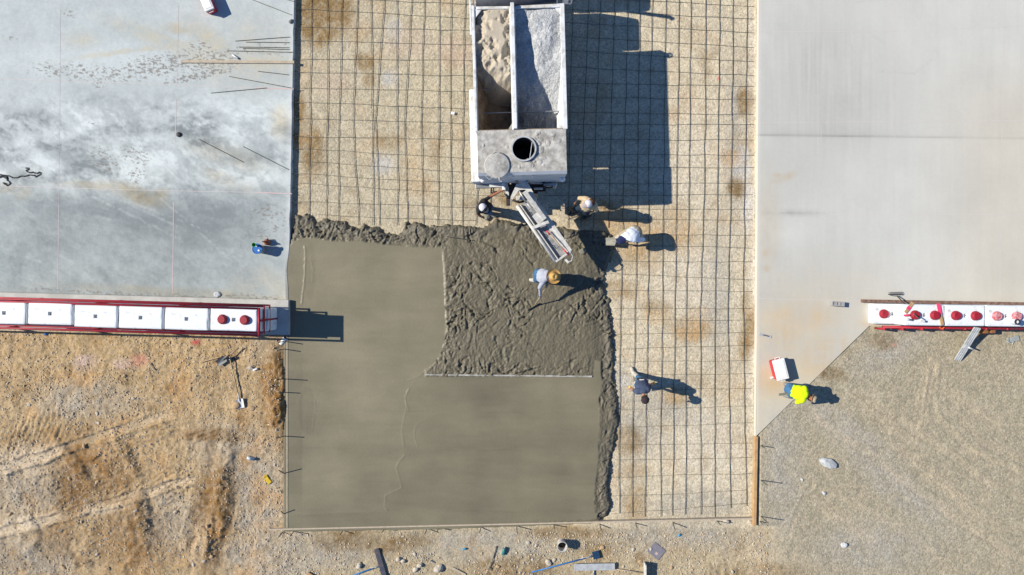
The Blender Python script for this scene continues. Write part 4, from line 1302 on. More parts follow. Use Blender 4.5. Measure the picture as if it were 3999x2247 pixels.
# bin walls, each wall a part
MB().box((-HW + 0.03, (Y0 + Y1) / 2, (RZ + bz) / 2), (0.06, Y1 - Y0, RZ - bz), ch=0.008).build("bin_side", TWHITE, truck)
MB().box((HW - 0.03, (Y0 + Y1) / 2, (RZ + bz) / 2), (0.06, Y1 - Y0, RZ - bz), ch=0.008).build("bin_side", TWHITE, truck)
for sx, w in ((-HW + 0.01, 0.075), (HW - 0.045, 0.12)):
    MB().box((sx, (Y0 + Y1) / 2, RZ + 0.02), (w, Y1 - Y0, 0.05), ch=0.012).build("bin_rim", TWHITE, truck)
MB().box((XD, (Y0 + Y1) / 2, RZ - 0.24), (0.10, Y1 - Y0 - 0.02, 0.90), ch=0.008).build("bin_divider", TWHITE, truck)
MB().box((XD, (Y0 + Y1) / 2, RZ + 0.015), (0.165, Y1 - Y0 - 0.02, 0.05), ch=0.012).build("divider_cap", TWHITE, truck)
MB().box((0, Y1 - 0.03, (RZ + bz) / 2), (2 * HW - 0.13, 0.06, RZ - bz), ch=0.006).build("bin_front", TWHITE, truck)
MB().box((0, Y1 - 0.05, RZ + 0.02), (2 * HW - 0.2, 0.12, 0.05), ch=0.012).build("front_rim", TWHITE, truck)
MB().box((0, Y0 + 0.02, (RZ + bz) / 2), (2 * HW - 0.13, 0.04, RZ - bz), ch=0.006).build("bin_back", INNER, truck)
# corner gussets
for sx in (-1, 1):
    x = sx * (HW - 0.06)
    MB().prism([(x, Y1 - 0.08), (x - sx * 0.20, Y1 - 0.08), (x, Y1 - 0.34)][::sx], RZ - 0.03, RZ + 0.01).build("corner_gusset", TWHITE, truck)
MB().prism([(HW - 0.06, Y0 + 0.03), (HW - 0.22, Y0 + 0.03), (HW - 0.22, Y0 + 0.14), (HW - 0.06, Y0 + 0.32)][::-1], RZ - 0.06, RZ - 0.01).build("corner_gusset", TWHITE, truck)
MB().prism([(XD - 0.05, Y0 + 0.03), (XD - 0.05, Y0 + 0.26), (XD - 0.20, Y0 + 0.03)][::-1], RZ - 0.06, RZ - 0.01).build("corner_gusset", CRUST, truck)
# sloped bin floors
MB().add([(-HW + 0.06, Y0, 2.35), (-HW + 0.06, Y1, 2.35), (-HW + 0.38, Y1, 1.42), (-HW + 0.38, Y0, 1.42)], [(0, 1, 2, 3)]).build("bin_slope", INNER, truck)
MB().add([(XD - 0.05, Y0, 2.35), (XD - 0.05, Y1, 2.35), (XD - 0.16, Y1, 1.42), (XD - 0.16, Y0, 1.42)], [(0, 1, 2, 3)]).build("bin_slope", INNER, truck)
MB().add([(HW - 0.06, Y0, RZ - 0.02), (HW - 0.06, Y1, RZ - 0.02), (HW - 0.34, Y1, 1.5), (HW - 0.34, Y0, 1.5)], [(0, 1, 2, 3)]).build("bin_slope", TWHITE, truck)
MB().box((0, (Y0 + Y1) / 2, 1.40), (2 * HW - 0.1, Y1 - Y0, 0.05)).build("bin_floor", INNER, truck)
for y in (tl(1930, 347, 2.0).y, tl(1930, 440, 2.0).y):
    MB().tube([(-HW + 0.07, y, 1.95), (XD - 0.05, y, 1.95)], 0.018, 6).build("cross_rod", STEEL, truck)
yrod = tl(2100, 437, 2.3).y
MB().tube([(XD + 0.05, yrod, 2.3), (HW - 0.08, yrod, 2.3)], 0.018, 6).build("cross_rod", STEEL, truck)


def heap(name, label, cat, x0, x1, y0, y1, zf, albedo, m):
    nx_, ny_ = int((x1 - x0) / 0.022), int((y1 - y0) / 0.022)
    xs, ys = np.linspace(x0, x1, nx_), np.linspace(y0, y1, ny_)
    X, Y = np.meshgrid(xs, ys)
    Zh = zf(X, Y)
    A = np.broadcast_to(albedo, X.shape + (3,)) * (1 + 0.12 * fbm(X * 5, Y * 5, 4, 401))[..., None]
    o = grid_object(name, xs, ys, Zh, np.ones((ny_ - 1, nx_ - 1), bool), A, m)
    o.location = (tp.x, tp.y, 0)
    o.rotation_euler = (0, 0, TR)
    return tag(o, label, cat)


def sand_z(X, Y):
    v = (Y1 - Y) / (Y1 - Y0)                  # 0 front .. 1 rear
    h = 2.68 - 0.05 * v + 0.10 * np.exp(-((X + 0.55) / 0.35) ** 2)
    h -= 1.25 * sstep(0.46, 0.72, v + 0.12 * (0.0 - (X + 0.75))) + 0.6 * sstep(0.62, 0.8, v)
    h += (0.20 * fbm(X * 2.4, Y * 2.4, 4, 411, 0.6) + 0.16 * np.clip(ridged(X * 2.2, Y * 2.2, 3, 415), -0.2, 1) - 0.05) * (1 - sstep(0.5, 0.75, v)) + 0.012 * fbm(X * 14, Y * 14, 2, 419)
    h -= 0.25 * np.exp(-((X - (-HW + 0.05)) / 0.07) ** 2) * (v < 0.15)
    return np.clip(h, 1.36, RZ + 0.02)


def grav_z(X, Y):
    v = (Y1 - Y) / (Y1 - Y0)
    u = (X - XD) / (HW - XD)
    h = 2.70 - 0.50 * v + 0.08 * u - 0.16 * (1 - u) * v + 0.05 * (1 - u) * (1 - sstep(0.1, 0.4, v))
    h += 0.10 * np.exp(-((u - 0.55) / 0.25) ** 2 - ((v - 0.3) / 0.25) ** 2)
    h -= 0.75 * sstep(0.55, 1.0, v) * (0.45 + 0.55 * (1 - u))
    h += 0.13 * fbm(X * 1.8, Y * 1.8, 4, 421) + 0.022 * fbm(X * 11, Y * 11, 3, 425) - 0.07 * np.exp(-((u - 0.35) / 0.08) ** 2 - ((v - 0.28) / 0.12) ** 2)
    return np.clip(h, 1.6, RZ - 0.02)


sand_m = mat_field("damp_sand", rough=0.95, grain=0.06, gscale=60, gdist=0.004, gstr=0.4, fine=0.12, fscale=60)
grav_m = mat_field("crushed_stone", rough=0.9, grain=0.22, gscale=34, gdist=0.02, gstr=0.8, fine=0.12, fscale=60)
heap("sand_heap", "heap of tan sand in the truck's left bin", "sand", -HW + 0.06, XD - 0.05, Y0 + 0.02, Y1 - 0.06, sand_z, c3(0.42, 0.37, 0.29), sand_m)
heap("gravel_heap", "heap of pale grey gravel in the truck's right bin", "gravel", XD + 0.05, HW - 0.06, Y0 + 0.02, Y1 - 0.06, grav_z, c3(0.43, 0.445, 0.45), grav_m)

# cement bin behind them: deck with a round hatch, lid, rear face
DZ = 2.90
dw = 1.225
hc = tl(2045, 583, DZ)
hr = 0.325
n = 48
ring_v, ring_f = [], []
for k in range(n):
    a = 2 * math.pi * k / n
    c_, s_ = math.cos(a), math.sin(a)
    x0, x1, y0, y1 = -dw - hc.x, dw - hc.x, 0.07 - hc.y, Y0 - 0.01 - hc.y
    t = min((x1 / c_) if c_ > 1e-6 else ((x0 / c_) if c_ < -1e-6 else 1e9), (y1 / s_) if s_ > 1e-6 else ((y0 / s_) if s_ < -1e-6 else 1e9))
    for q in range(9):
        f = q / 8
        rr_ = hr + (t - hr) * f
        zz = DZ + (0.035 * float(fbm(np.array([(hc.x + rr_ * c_) * 5]), np.array([(hc.y + rr_ * s_) * 5]), 3, 431)[0]) if 0 < q < 8 else 0)
        ring_v.append((hc.x + rr_ * c_, hc.y + rr_ * s_, zz))
for cx2, cy2 in ((-dw, 0.07), (dw, 0.07), (dw, Y0 - 0.01), (-dw, Y0 - 0.01)):
    pass
for k in range(n):
    k2 = (k + 1) % n
    for q in range(8):
        ring_f.append((k * 9 + q, k * 9 + q + 1, k2 * 9 + q + 1, k2 * 9 + q))
deck = MB().add(ring_v, ring_f)
m0 = len(deck.v)
for cx2, cy2 in ((-dw, 0.07), (dw, 0.07), (dw, Y0 - 0.01), (-dw, Y0 - 0.01)):
    an = math.atan2(cy2 - hc.y, cx2 - hc.x) % (2 * math.pi)
    k = int(an / (2 * math.pi) * n)
    deck.add([(cx2, cy2, DZ)], [])
    deck.f.append((k * 9 + 8, len(deck.v) - 1, ((k + 1) % n) * 9 + 8))
deck.build("bin_deck", CRUST, truck, smooth=True)
MB().lathe([(hr + 0.02, DZ + 0.0), (hr + 0.02, DZ + 0.07), (hr - 0.012, DZ + 0.07), (hr - 0.012, DZ - 0.05), (hr - 0.012, 1.6), (0, 1.6)], 40, Matrix.Translation((hc.x, hc.y, 0))).build("hatch_rim", mat("near_black_steel", (0.05, 0.05, 0.052), 0.7, var=0.5, scale=8), truck, smooth=False)  # rim and well share one near-black colour
MB().lathe([(hr + 0.026, DZ + 0.005), (hr + 0.026, DZ + 0.078), (hr - 0.016, DZ + 0.078), (hr - 0.016, DZ + 0.045)], 40, Matrix.Translation((hc.x, hc.y, 0))).build("hatch_collar", ALU, truck, smooth=False)
MB().tube([(hc.x + 0.24, hc.y + 0.18, DZ + 0.02), (hc.x + 0.16, hc.y - 0.27, DZ + 0.02)], 0.012, 6).build("latch_bar", ALU, truck)
lc = tl(1941, 646, DZ + 0.1)
Ml = Matrix.Translation((lc.x, lc.y, DZ + 0.05)) @ Matrix.Rotation(R(4), 4, 'X') @ Matrix.Rotation(R(3), 4, 'Y')
lid = MB().lathe([(0, 0.045), (0.20, 0.04), (0.335, 0.02), (0.355, 0.0), (0.345, -0.03), (0, -0.02)], 40, Ml).build("hatch_lid", CRUST, truck, smooth=False)
MB().tube([(0.05, -0.33, 0.02), (0.06, -0.42, 0.02), (0.12, -0.44, 0.02)], 0.022, 6, M=Ml).build("lid_latch", CRUST, lid)
MB().tube([(-0.24, -0.22, 0.0), (-0.32, -0.29, 0.0), (-0.22, -0.38, 0.0), (-0.14, -0.32, 0.0)], 0.010, 6, M=Ml).build("lid_handle", ALU, lid)
MB().tube([(-0.10, 0.33, 0.02), (-0.02, 0.38, 0.02), (0.08, 0.34, 0.02)], 0.016, 6, M=Ml).build("lid_hinge", CRUST, lid)
spl = MB()
for k in range(46):
    if k < 30:
        a_ = random.uniform(-1.9, 0.9)
        r_ = hr + 0.03 + abs(random.gauss(0, 0.16))
        sx_, sy_ = hc.x + r_ * math.cos(a_), hc.y + r_ * math.sin(a_)
    else:
        sx_, sy_ = random.uniform(-dw + 0.1, dw - 0.1), random.uniform(0.12, Y0 - 0.1)
    if not (0.1 < sy_ < Y0 - 0.05 and abs(sx_) < dw - 0.05) or (sx_ - hc.x) ** 2 + (sy_ - hc.y) ** 2 < (hr + 0.03) ** 2:
        continue
    q_ = random.uniform(0.03, 0.10)
    spl.lathe([(q_, -0.012), (q_ * 0.8, q_ * 0.06), (q_ * 0.4, q_ * 0.14), (0, q_ * 0.16)], 9, Matrix.Translation((sx_, sy_, DZ + 0.004)) @ Matrix.Diagonal((random.uniform(0.7, 1.6), random.uniform(0.7, 1.3), 1, 1)))
spl.build("dried_cement", CRUST, truck, smooth=True)["kind"] = "stuff"
shaded_white = mat("shaded_white_panel", (0.58, 0.61, 0.64), 0.5, var=0.15, scale=3)  # truck white with the rear face's bluish shade put into the colour
MB().add([(-dw, 0.07, DZ), (dw, 0.07, DZ), (dw + 0.01, 0.0, DZ - 0.12), (-dw - 0.01, 0.0, DZ - 0.12)], [(0, 1, 2, 3)]).build("rear_chamfer", shaded_white, truck)
MB().add([(-dw - 0.01, 0.0, DZ - 0.12), (dw + 0.01, 0.0, DZ - 0.12), (dw - 0.02, 0.02, 1.28), (-dw + 0.02, 0.02, 1.28)], [(0, 1, 2, 3)]).build("rear_panel", shaded_white, truck)
for sx in (-1, 1):
    MB().add([(sx * dw, 0.07, DZ), (sx * dw, Y0, DZ), (sx * dw, Y0, 1.28), (sx * (dw - 0.02), 0.02, 1.28), (sx * (dw + 0.01), 0.0, DZ - 0.12)], [(0, 1, 2, 3, 4)]).build("bin_side", TWHITE, truck)
for x in (-0.26, 0.03, 0.30):
    MB().lathe([(0.03, 0), (0.03, 0.015), (0, 0.02)], 10, Matrix.Translation((x, -0.005, DZ - 0.3)) @ Matrix.Rotation(R(90), 4, 'X')).build("marker_lamp", WPLAST, truck)
for px, py in ((1886, 703), (2196, 700)):
    p = tl(px, py, 2.1)
    l_ = MB().lathe([(0, -0.11), (0.05, -0.10), (0.085, -0.03), (0.085, 0.03), (0.06, 0.08), (0, 0.10)], 16, Matrix.Translation(p)).build("work_lamp", WPLAST, truck, smooth=True)
    MB().tube([p, (p.x, 0.05, 2.1)], 0.018, 6).build("lamp_bracket", STEEL, l_)
# side box, fender and chassis
MB().box((-HW - 0.10, 1.40, 1.42), (0.26, 2.75, 0.42), ch=0.05).build("side_tank", TWHITE, truck)
MB().box((-HW + 0.18, -0.02, 1.18), (0.62, 0.16, 0.12), ch=0.01).build("rear_bumper", STEEL, truck)
for sx in (-0.42, 0.42):
    MB().box((sx, 3.6, 0.95), (0.12, 8.4, 0.26)).build("chassis_rail", DARK, truck)
for y in (1.0, 2.3, 7.6):
    for sx in (-1, 1):
        Mw = Matrix.Translation((sx * 0.98, y, 0.50)) @ Matrix.Rotation(R(90), 4, 'Y')
        wmesh = MB().lathe([(0.28, -0.15), (0.46, -0.15), (0.50, -0.11), (0.50, 0.11), (0.46, 0.15), (0.28, 0.15)], 24, Mw).build("wheel", BLACK, truck, smooth=True)
        MB().lathe([(0, -0.06), (0.27, -0.12), (0.29, 0.12), (0, 0.06)], 16, Mw).build("rim", STEEL, wmesh)
# ladder on the left side, front lugs, water tank, cab and exhaust stack ahead of the bins
lp0, lp1 = tl(1840, 135, 2.4), tl(1832, -40, 2.4)
MB().box(((lp0.x + lp1.x) / 2, (lp0.y + lp1.y) / 2 + 0.05, 2.30), (0.045, 1.35, 0.09), ch=0.005).build("ladder_rail", TWHITE, truck)
MB().box(((lp0.x + lp1.x) / 2 + 0.10, (lp0.y + lp1.y) / 2 + 0.35, 2.25), (0.045, 0.8, 0.06), ch=0.005).build("ladder_rail", ALU, truck)
for k in range(3):
    MB().tube([(lp0.x - 0.01, lp0.y + 0.45 + 0.3 * k, 2.28), (lp0.x + 0.12, lp0.y + 0.45 + 0.3 * k, 2.26)], 0.014, 6).build("ladder_rung", ALU, truck)
MB().tube([(-HW + 0.1, Y1 + 0.10, RZ + 0.05), (-0.2, Y1 + 0.08, RZ + 0.02), (HW - 0.2, Y1 + 0.12, RZ + 0.05)], 0.13, 12).build("rolled_tarp", mat("charcoal_tarp", (0.05, 0.055, 0.07), 0.8, var=0.4), truck, smooth=True)
MB().prism([(HW - 0.02, Y1 - 0.02), (HW + 0.12, Y1 - 0.02), (HW + 0.14, Y1 + 0.14), (HW - 0.02, Y1 + 0.16)], RZ - 0.1, RZ + 0.02).build("tarp_crank", STEEL, truck)
MB().lathe([(0.045, -0.012), (0.085, -0.012), (0.085, 0.012), (0.045, 0.012), (0.045, -0.012)], 16, Matrix.Translation((HW + 0.16, Y1 + 0.06, RZ))).build("lifting_eye", STEEL, truck)
MB().box((0, 5.35, 1.75), (2.3, 1.05, 1.05), ch=0.12).build("water_tank", TWHITE, truck)
MB().box((0, 7.0, 1.65), (2.35, 1.75, 1.85), ch=0.15).build("cab", TWHITE, truck)
MB().box((0, 8.4, 1.35), (1.5, 1.2, 1.0), ch=0.15).build("hood", TWHITE, truck)
MB().tube([(1.12, 6.06, 1.0), (1.12, 6.06, 3.05), (1.14, 6.0, 3.12)], 0.06, 12).build("exhaust_stack", STEEL, truck, smooth=True)

# rear machinery and the swinging discharge conveyor
P5 = lambda x, y, z: tl(1850 + x * 0.2568, 690 + y * 0.2568, z)
P3 = lambda x, y, z: tl(1800 + x * 0.3594, 680 + y * 0.3594, z)
wz = 1.72
wing = [P5(x, y, wz) for x, y in [(800, 55), (650, 115), (562, 305), (562, 345), (590, 345), (690, 205), (785, 200), (930, 385), (936, 300), (835, 110)]]
MB().prism([(p.x, p.y) for p in wing], wz - 0.015, wz).build("swing_bracket", CHUTE, truck)
MB().tube([P5(567, 340, wz), P5(570, 430, wz - 0.25)], 0.012, 6).build("bracket_rod", CHUTE, truck)
MB().box((P5(655, 40, 1.75).x, P5(655, 40, 1.75).y, 1.6), (0.09, 0.14, 0.5), ch=0.01).build("hinge_post", STEEL, truck)
MB().box((P5(815, 40, 1.75).x, P5(815, 40, 1.75).y, 1.6), (0.07, 0.14, 0.5), ch=0.01).build("hinge_post", STEEL, truck)
box_p = P5(380, 130, 1.35)
MB().box((box_p.x, box_p.y + 0.06, 1.33), (0.55, 0.26, 0.14), ch=0.01).build("step_plate", CHUTE, truck)
cb = P5(455, 150, 1.45)
MB().box((cb.x, cb.y, 1.40), (0.09, 0.22, 0.16), ch=0.012).build("control_box", WPLAST, truck)
for dx in (-0.02, 0.03, 0.08):
    MB().tube([(cb.x + dx, cb.y - 0.10, 1.44), (cb.x + dx, cb.y - 0.16, 1.52)], 0.010, 6).build("control_lever", DARK, truck)
MB().box((P5(510, 230, 1.3).x, P5(510, 230, 1.3).y, 1.25), (0.10, 0.30, 0.16), ch=0.012).build("valve_block", CHUTE, truck)
MB().box((P5(545, 220, 1.2).x, P5(545, 220, 1.2).y, 1.1), (0.22, 0.42, 0.14), ch=0.02).build("mixer_trough", DARK, truck)
MB().box((P5(860, 200, 1.1).x - 0.05, P5(700, 120, 1.1).y, 1.05), (1.05, 0.45, 0.16), ch=0.02).build("auger_housing", DARK, truck)
MB().tube([P5(850, 90, 1.3), P5(1050, 95, 1.3)], 0.05, 10).build("hydraulic_cylinder", STEEL, truck, smooth=True)
MB().tube([P5(915, 185, 1.25), P5(1050, 180, 1.25)], 0.035, 8).build("hydraulic_cylinder", ALU, truck, smooth=True)
mp = P5(1170, 125, 1.25)
MB().lathe([(0, -0.22), (0.09, -0.21), (0.10, 0.05), (0.13, 0.08), (0.13, 0.16), (0.05, 0.2), (0, 0.2)], 14, Matrix.Translation(mp) @ Matrix.Rotation(R(90), 4, 'Y')).build("hydraulic_motor", STEEL, truck, smooth=True)
for a, b, c_ in [((280, 160), (260, 240), (330, 250)), ((310, 160), (300, 230), (350, 225)), ((600, 350), (700, 385), (800, 345)), ((590, 360), (690, 400), (790, 370)), ((1040, 90), (1120, 60), (1190, 95)), ((1060, 150), (1140, 175), (1220, 140)), ((470, 260), (510, 300), (555, 320))]:
    MB().tube([P5(*a, 1.35), P5((a[0] + b[0]) / 2 - 6, (a[1] + b[1]) / 2, 1.38), P5(*b, 1.36), P5((b[0] + c_[0]) / 2, (b[1] + c_[1]) / 2 + 8, 1.33), P5(*c_, 1.30)], 0.02, 6).build("hydraulic_hose", BLACK, truck, smooth=True)
# conveyor trough
CA0, CB0 = P3(698, 300, 1.50), P3(1108, 893, 1.33)
dv = (CB0 - CA0)
Lc = dv.length
tx = dv.normalized()
tyv = Vector((-tx.y, tx.x, 0)).normalized()
tzv = tx.cross(tyv)
MC = Matrix.Translation(CA0) @ Matrix(((tx.x, tyv.x, tzv.x, 0), (tx.y, tyv.y, tzv.y, 0), (tx.z, tyv.z, tzv.z, 0), (0, 0, 0, 1)))
cwid = 0.27
chute = MB().box((Lc / 2, 0, -0.05), (Lc, 2 * cwid - 0.06, 0.05), M=MC).build("conveyor_bed", BELT, truck)
for k in range(4):
    MB().box((0.25 + k * Lc / 4.2, 0.02, -0.02), (0.02, 2 * cwid - 0.16, 0.012), M=MC).build("belt_cleat", BELT, chute)
MB().tube([MC @ Vector((-0.05, -cwid, 0.02)), MC @ Vector((Lc + 0.02, -cwid, 0.02))], 0.05, 10).build("side_tube", CHUTE, truck, smooth=True)
MB().box((Lc / 2, -cwid + 0.09, 0.03), (Lc, 0.03, 0.10), M=MC, ch=0.006).build("skirt_board", CHUTE, truck)
MB().box((Lc / 2, cwid, 0.03), (Lc, 0.10, 0.12), M=MC, ch=0.01).build("side_beam", CHUTE, truck)
MB().box((Lc / 2, cwid - 0.10, 0.0), (Lc - 0.04, 0.10, 0.03), M=MC, ch=0.005).build("skirt_board", CHUTE, truck)
for k in range(5):
    x = 0.2 + k * 0.4
    MB().tube([MC @ Vector((x, -cwid + 0.06, 0.05)), MC @ Vector((x + 0.05, -cwid + 0.13, 0.08)), MC @ Vector((x + 0.16, -cwid + 0.13, 0.08)), MC @ Vector((x + 0.16, -cwid + 0.06, 0.05))], 0.010, 6).build("cable_clip", DARK, truck)
MB().box((Lc + 0.01, 0, 0.03), (0.06, 2 * cwid, 0.10), M=MC, ch=0.01).build("end_plate", CHUTE, truck)
b0, b1 = P5(770, 230, 1.85), P5(1080, 650, 1.66)
bl_ = (b1 - b0).length
bx_ = (b1 - b0).normalized()
by_ = Vector((-bx_.y, bx_.x, 0)).normalized()
bz_ = bx_.cross(by_)
MBm = Matrix.Translation(b0) @ Matrix(((bx_.x, by_.x, bz_.x, 0), (bx_.y, by_.y, bz_.y, 0), (bx_.z, by_.z, bz_.z, 0), (0, 0, 0, 1)))
MB().box((bl_ / 2, 0, 0), (bl_, 0.13, 0.09), M=MBm, ch=0.01).build("boom_arm", CHUTE, truck)
MB().box((bl_ - 0.14, -0.14, -0.05), (0.30, 0.2, 0.03), M=MBm, ch=0.01).build("splash_plate", CHUTE, truck)
q0, q1 = P5(900, 780, 1.62), P5(1140, 690, 1.62)
qa = (q1 - q0)
MB().box((q0 + qa / 2), (qa.length, 0.09, 0.10), rz=math.atan2(qa.y, qa.x), ch=0.01).build("lift_yoke", CHUTE, truck)
MB().tube([P5(690, 215, 1.7), P5(800, 400, 1.62)], 0.03, 8).build("hydraulic_cylinder", STEEL, truck, smooth=True)
MB().tube([P5(800, 400, 1.62), P5(905, 520, 1.6)], 0.014, 8).build("cylinder_rod", ALU, truck, smooth=True)
MB().box(P5(705, 325, 1.45), (0.24, 0.14, 0.1), rz=0.1, ch=0.02).build("idler_guard", CHUTE, truck)
MB().box((P3(1150, 945, 1.28)), (0.16, 0.07, 0.08), rz=R(-48), ch=0.008).build("end_bracket", CHUTE, truck)
MB().tube([P3(1180, 850, 1.38), P3(1215, 890, 1.40), P3(1205, 940, 1.35), P3(1165, 960, 1.28)], 0.014, 6).build("end_hoop", ALU, truck, smooth=True)
MB().tube([P3(1110, 735, 1.42), P3(1145, 710, 1.45)], 0.016, 6).build("clamp_bolt", ALU, truck)
wedge = [MBm @ Vector(v) for v in ((bl_ - 0.42, 0.02, 0.046), (bl_ - 0.22, -0.05, 0.046), (bl_ - 0.25, 0.05, 0.046))]

# long handle with red grips lying in the conveyor
ha, hb = at(2134, 902, 1.53), at(2221, 997, 1.46)
t_ = thing("red_ended_pole", "wooden tool handle with red ends lying in the truck's conveyor chute", "tool handle", hb)
MB(hb).tube([ha, hb], 0.019, 8).build("shaft", HANDLE, t_, smooth=True)
MB(hb).tube([ha, ha.lerp(hb, 0.16)], 0.022, 8).build("grip", COOLRED, t_, smooth=True)
MB(hb).tube([ha.lerp(hb, 0.74), hb], 0.022, 8).build("grip", COOLRED, t_, smooth=True)


# ------------------------------------------------------------------ people


def capsule(bm, a, b, ra, rb, side=None, flat=1.0, n=12, caps=4):
    """tapered limb from a to b; side/flat make its section oval"""
    a, b = Vector(a), Vector(b)
    t = (b - a)
    L = t.length
    t = t.normalized() if L > 1e-6 else Vector((0, 0, 1))
    if side is None:
        q = Vector((0, 0, 1)) if abs(t.z) < 0.9 else Vector((1, 0, 0))
        u = t.cross(q).normalized()
    else:
        u = Vector(side)
        u = (u - t * u.dot(t)).normalized()
    w = t.cross(u)
    rings = []
    for k in range(caps + 1):
        f = math.pi / 2 * k / caps
        rings.append((-math.cos(f) * ra, math.sin(f) * ra))
    for k in range(caps + 1):
        f = math.pi / 2 * k / caps
        rings.append((L + math.sin(f) * rb, math.cos(f) * rb))
    prev = None
    for s, r in rings:
        if r < 1e-5:
            cur = [bm.verts.new(a + t * s)]
        else:
            cur = [bm.verts.new(a + t * s + (u * math.cos(2 * math.pi * k / n) + w * math.sin(2 * math.pi * k / n) * flat) * r) for k in range(n)]
        if prev is not None:
            for k in range(n):
                k2 = (k + 1) % n
                if len(prev) == 1:
                    bm.faces.new((prev[0], cur[k], cur[k2]))
                elif len(cur) == 1:
                    bm.faces.new((prev[k2], prev[k], cur[0]))
                else:
                    bm.faces.new((prev[k], cur[k], cur[k2], prev[k2]))
        prev = cur


def person(label, J, mats, face, sleeve='long', glove=None, boot_top=0.35, hold=0.7, hood=False):
    """J: joints in world space. One continuous skin grown from overlapping limbs; colours follow the garments."""
    base = (J['footL'] + J['footR']) / 2
    base = Vector((base.x, base.y, min(J['footL'].z, J['footR'].z)))
    root = thing("person", label, "person", base)
    face = Vector(face).normalized()
    bm = bmesh.new()
    bones = []                                   # (a, b, ra, rb, [(t, material)...])

    def limb(a, b, ra, rb, cols, side=None, flat=1.0):
        if cols[-1][1] in ('shirt', 'pants', 'boot', 'under') and max(ra, rb) > 0.04:
            ra, rb = ra * 1.30, rb * 1.30
        capsule(bm, a - base, b - base, ra, rb, side, flat)
        bones.append((np.array(a - base), np.array(b - base), ra, rb, cols))
    sh, pa, sk = 'shirt', 'pants', 'skin'
    hk = 'under' if hood else sk
    sl, sr, hl, hrp = J['shL'], J['shR'], J['hipL'], J['hipR']
    mids, midh = (sl + sr) / 2, (hl + hrp) / 2
    side = (sl - sr).normalized()
    up = (mids - midh).normalized()
    limb(midh + up * 0.02, midh + up * 0.14, 0.155, 0.150, [(0.4, pa), (1, sh)], side, 0.72)
    limb(midh + up * 0.14, mids - up * 0.14, 0.150, 0.180, [(1, sh)], side, 0.70)
    limb(mids - up * 0.14, mids - up * 0.03, 0.182, 0.135, [(1, sh)], side, 0.66)
    limb(sl + (sr - sl) * 0.12, sr + (sl - sr) * 0.12, 0.082, 0.082, [(1, sh)])
    hd = J['head']
    nk = mids + up * 0.02
    limb(nk, nk.lerp(hd, 0.6), 0.062, 0.055, [(0.25, hk if hood else sh), (1, hk)])
    fup = (hd - nk).normalized()
    fdir = (face - fup * face.dot(fup))
    fdir = fdir.normalized() if fdir.length > 0.2 else face
    fsd = fup.cross(fdir).normalized()
    limb(hd - fup * 0.045 + fdir * 0.012, hd + fup * 0.035, 0.076, 0.094, [(1, hk)], fsd, 1.15)
    limb(hd + fdir * 0.098 - fup * 0.005, hd + fdir * 0.112 - fup * 0.028, 0.010, 0.016, [(1, sk)])       # nose
    limb(hd + fdir * 0.072 - fup * 0.085, hd + fdir * 0.080 - fup * 0.088, 0.034, 0.028, [(1, sk)])       # chin
    for s_ in (-1, 1):                                                                                    # ears
        limb(hd + fsd * s_ * 0.084 + fup * 0.012, hd + fsd * s_ * 0.090 - fup * 0.028, 0.018, 0.012, [(1, sk)])
    for S_ in ('L', 'R'):
        sgn = 1 if S_ == 'L' else -1
        s0, e0, h0 = J['sh' + S_], J['el' + S_], J['ha' + S_]
        limb(s0, e0, 0.066, 0.050, [(1, sh)] if sleeve != 'short' else [(0.78, sh), (1, sk)])
        fore = [(0.92, sh), (1, sk)] if sleeve == 'long' else ([(0.95, 'under'), (1, sk)] if sleeve == 'under' else [(1, sk)])
        limb(e0, h0, 0.048, 0.034, fore)
        d = (h0 - e0).normalized()
        hsd = d.cross(Vector((0, 0, 1)))
        hsd = hsd.normalized() if hsd.length > 0.1 else side
        hn = hsd.cross(d).normalized()
        hm = 'glove' if glove and glove in ('both', S_) else sk
        limb(h0, h0 + d * 0.075, 0.030, 0.036, [(1, hm)], hsd, 0.55)
        for k in range(4):                                                                                # fingers, curled
            o_ = hsd * (0.027 - 0.018 * k)
            ln = (0.036, 0.042, 0.039, 0.030)[k]
            p0 = h0 + d * 0.085 + o_
            p1 = p0 + (d * (1 - 0.4 * hold) - hn * 0.6 * hold).normalized() * ln
            p2 = p1 + (d * (0.4 - 0.8 * hold) - hn).normalized() * ln * 0.8
            limb(p0, p1, 0.0105, 0.0100, [(1, hm)])
            limb(p1, p2, 0.0100, 0.0090, [(1, hm)])
        tb = h0 + d * 0.03 + hsd * 0.032 * sgn
        t1_ = tb + (d * 0.7 + hsd * 0.6 * sgn - hn * 0.3).normalized() * 0.036
        limb(tb, t1_, 0.013, 0.011, [(1, hm)])
        limb(t1_, t1_ + (d - hn * 0.8).normalized() * 0.028, 0.011, 0.0095, [(1, hm)])
        h1, k1, f1 = J['hip' + S_], J['kn' + S_], J['foot' + S_]
        an = f1 + Vector((0, 0, 0.085))
        if 'ank' + S_ in J:
            an = J['ank' + S_]
        limb(h1, k1, 0.096, 0.068, [(1, pa)])
        bt = max(0.0, 1 - boot_top)
        limb(k1, an, 0.066, 0.052, [(bt, pa), (1, 'boot')])
        toe = J.get('toe' + S_, f1 + Vector((face.x, face.y, 0)).normalized() * 0.17)
        heel = f1 - (toe - f1).normalized() * 0.06
        zof = Vector((0, 0, 0.042))
        limb(heel + zof, f1.lerp(toe, 0.75) + zof * 0.95, 0.046, 0.048, [(1, 'boot')])
        limb(f1.lerp(toe, 0.6) + zof * 0.9, toe + zof * 0.8, 0.046, 0.034, [(1, 'boot')])
        limb(an, f1 + zof * 1.1, 0.052, 0.048, [(1, 'boot')])
    me = bpy.data.meshes.new("body")
    bm.to_mesh(me)
    bm.free()
    o = bpy.data.objects.new("body", me)
    COL.objects.link(o)
    md = o.modifiers.new("skin", 'REMESH')
    md.mode = 'VOXEL'
